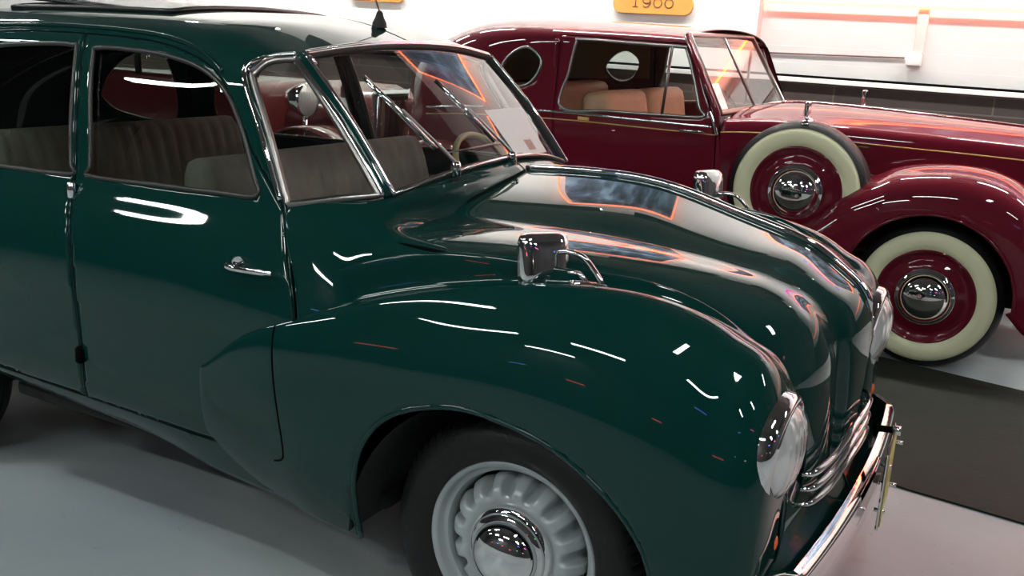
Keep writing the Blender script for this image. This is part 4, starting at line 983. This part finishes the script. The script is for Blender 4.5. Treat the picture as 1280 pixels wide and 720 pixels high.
bmesh.ops.transform(bm, matrix=Matrix.Translation((-.95, YM + .36, 1.12)) @ Matrix.Rotation(math.radians(-35), 4, 'Y'), verts=bm.verts); obj('steering_wheel', bm, BLACK, mc)
bm = bmesh.new(); box(bm, (-.78, YN + .35, 1.26), (.012, .20, .16), .003, Matrix.Rotation(math.radians(-28), 3, 'Y'))
tag(obj('information_card', bm, PAPER, None, False), 'white card propped behind the windscreen of the maroon car', 'paper')

# ================================================================== RED ANTIQUE CAR beyond, seen through the green car's windows
ac = thing('antique_car', 'red antique touring car with large brass headlamps seen through the windows of the green car', 'car', (0, 0, 0))
AY0, AY1 = 2.75, 4.25; AM = (AY0 + AY1) / 2
bm = bmesh.new(); box(bm, (-5.1, AM, .86), (2.1, 1.4, .50), .10); obj('body_tub', bm, RED, ac, auto=40)
bm = bmesh.new(); tube(bm, sp([(-6.35, AM - .3, 1.33), (-6.15, AM - .3, 1.44), (-5.6, AM - .3, 1.53), (-5.2, AM - .3, 1.55), (-4.8, AM - .3, 1.53), (-4.4, AM - .3, 1.48)]), [.10] * 6 + [.12] * 55, 20, flat=4.0, up=(0, 0, 1)); obj('roof', bm, RED, ac)
bm = bmesh.new()
for x in (-4.55, -5.2, -5.9):
    for y in (AY0 + .1, AY1 - .1): tube(bm, [(x, y, 1.1), (x - .03, y, 1.45)], .025, 8)
obj('roof_posts', bm, DARKIN, ac)
bm = bmesh.new(); lathe(bm, [(.34, 0), (.36, .3), (.36, .72), (.33, .80)], (-4.05, AM, .78), 'X', 40); obj('bonnet', bm, RED, ac)
bm = bmesh.new(); box(bm, (-3.22, AM, .80), (.10, .72, .62), .05); rd_ = obj('radiator', bm, CHROME, ac)
bm = bmesh.new()
for k in range(9): box(bm, (-3.165, AM - .28 + .07 * k, .80), (.02, .02, .48), .004)
obj('radiator_slats', bm, RED, rd_)
for y in (2.92, 3.95):
    x = -3.65 if y < 3.5 else -3.35
    h = bpy.data.objects.new('headlamp', None); C.objects.link(h); h.parent = ac; h.location = (x, y, 1.02)
    bm = bmesh.new(); lathe(bm, [(.03, -.16), (.07, -.13), (.10, -.06), (.118, 0), (.120, .02), (.112, .03)], (0, 0, 0), 'X', 40); obj('lamp_shell', bm, CHROME, h)
    bm = bmesh.new(); lathe(bm, [(.112, .022), (.07, .045), (.001, .055)], (0, 0, 0), 'X', 32); obj('lens', bm, LENS, h)
    bm = bmesh.new(); tube(bm, [(0, 0, -.12), (0, 0, -.35)], .018, 8); obj('lamp_post', bm, CHROME, h)
for x in (-3.45, -5.9):
    for s, y in ((-1, AY0), (1, AY1)):
        r = bpy.data.objects.new('wheel', None); C.objects.link(r); r.parent = ac; r.location = (x, y, .40)
        bm = bmesh.new(); tube(bm, [(.355 * math.cos(a), 0, .355 * math.sin(a)) for a in np.linspace(0, 2 * PI, 64, endpoint=False)], .045, 12, True, up=(0, 1, 0)); obj('tyre', bm, RUBBER, r)
        bm = bmesh.new()
        for k in range(12): a = k * PI / 6; tube(bm, [(.05 * math.cos(a), 0, .05 * math.sin(a)), (.32 * math.cos(a), 0, .32 * math.sin(a))], .014, 6)
        lathe(bm, [(.001, -.05), (.06, -.04), (.06, .04), (.001, .05)], (0, 0, 0), 'Y', 20); obj('spokes', bm, RED, r)
        bm = bmesh.new(); pts = [(x + .48 * math.cos(a), y, .42 + .46 * math.sin(a)) for a in np.linspace(.1, PI - .1, 24)]; tube(bm, pts, .02, 10, flat=7, up=(0, 0, 1)) if False else None
        ra = [bm.verts.new((x + .47 * math.cos(a), y - .13, .42 + .45 * math.sin(a))) for a in np.linspace(.1, PI + .1, 24)]; rb = [bm.verts.new((x + .47 * math.cos(a), y + .13, .42 + .45 * math.sin(a))) for a in np.linspace(.1, PI + .1, 24)]
        for i in range(23): bm.faces.new((ra[i], ra[i + 1], rb[i + 1], rb[i]))
        f = obj('fender', bm, RED, ac); md = f.modifiers.new('t', 'SOLIDIFY'); md.thickness = .02
bm = bmesh.new(); box(bm, (-4.6, AM, .50), (2.9, .9, .12), .02); tube(bm, [(-3.45, AY0, .40), (-3.45, AY1, .40)], .03, 8); tube(bm, [(-5.9, AY0, .40), (-5.9, AY1, .40)], .03, 8); obj('chassis', bm, UNDER, ac)
# red pillar-like extinguisher stand seen through the windscreen
ex = thing('fire_extinguisher', 'red upright extinguisher on a post with white label beyond the green car', 'fire extinguisher', (-3.05, 3.55, 0)); ex.location = (-2.98, 2.55, 0)
bm = bmesh.new(); lathe(bm, [(.14, 0), (.14, .02), (.03, .03), (.025, .90), (.06, .92), (.065, .95), (.065, 1.16), (.05, 1.20), (.02, 1.225), (.001, 1.23)], (0, 0, 0), 'Z', 28); obj('cylinder', bm, RED, ex, auto=40)
bm = bmesh.new(); lathe(bm, [(.066, 1.02), (.0665, 1.021), (.0665, 1.099), (.066, 1.10)], (0, 0, 0), 'Z', 28); obj('label_band', bm, PAPER, ex)
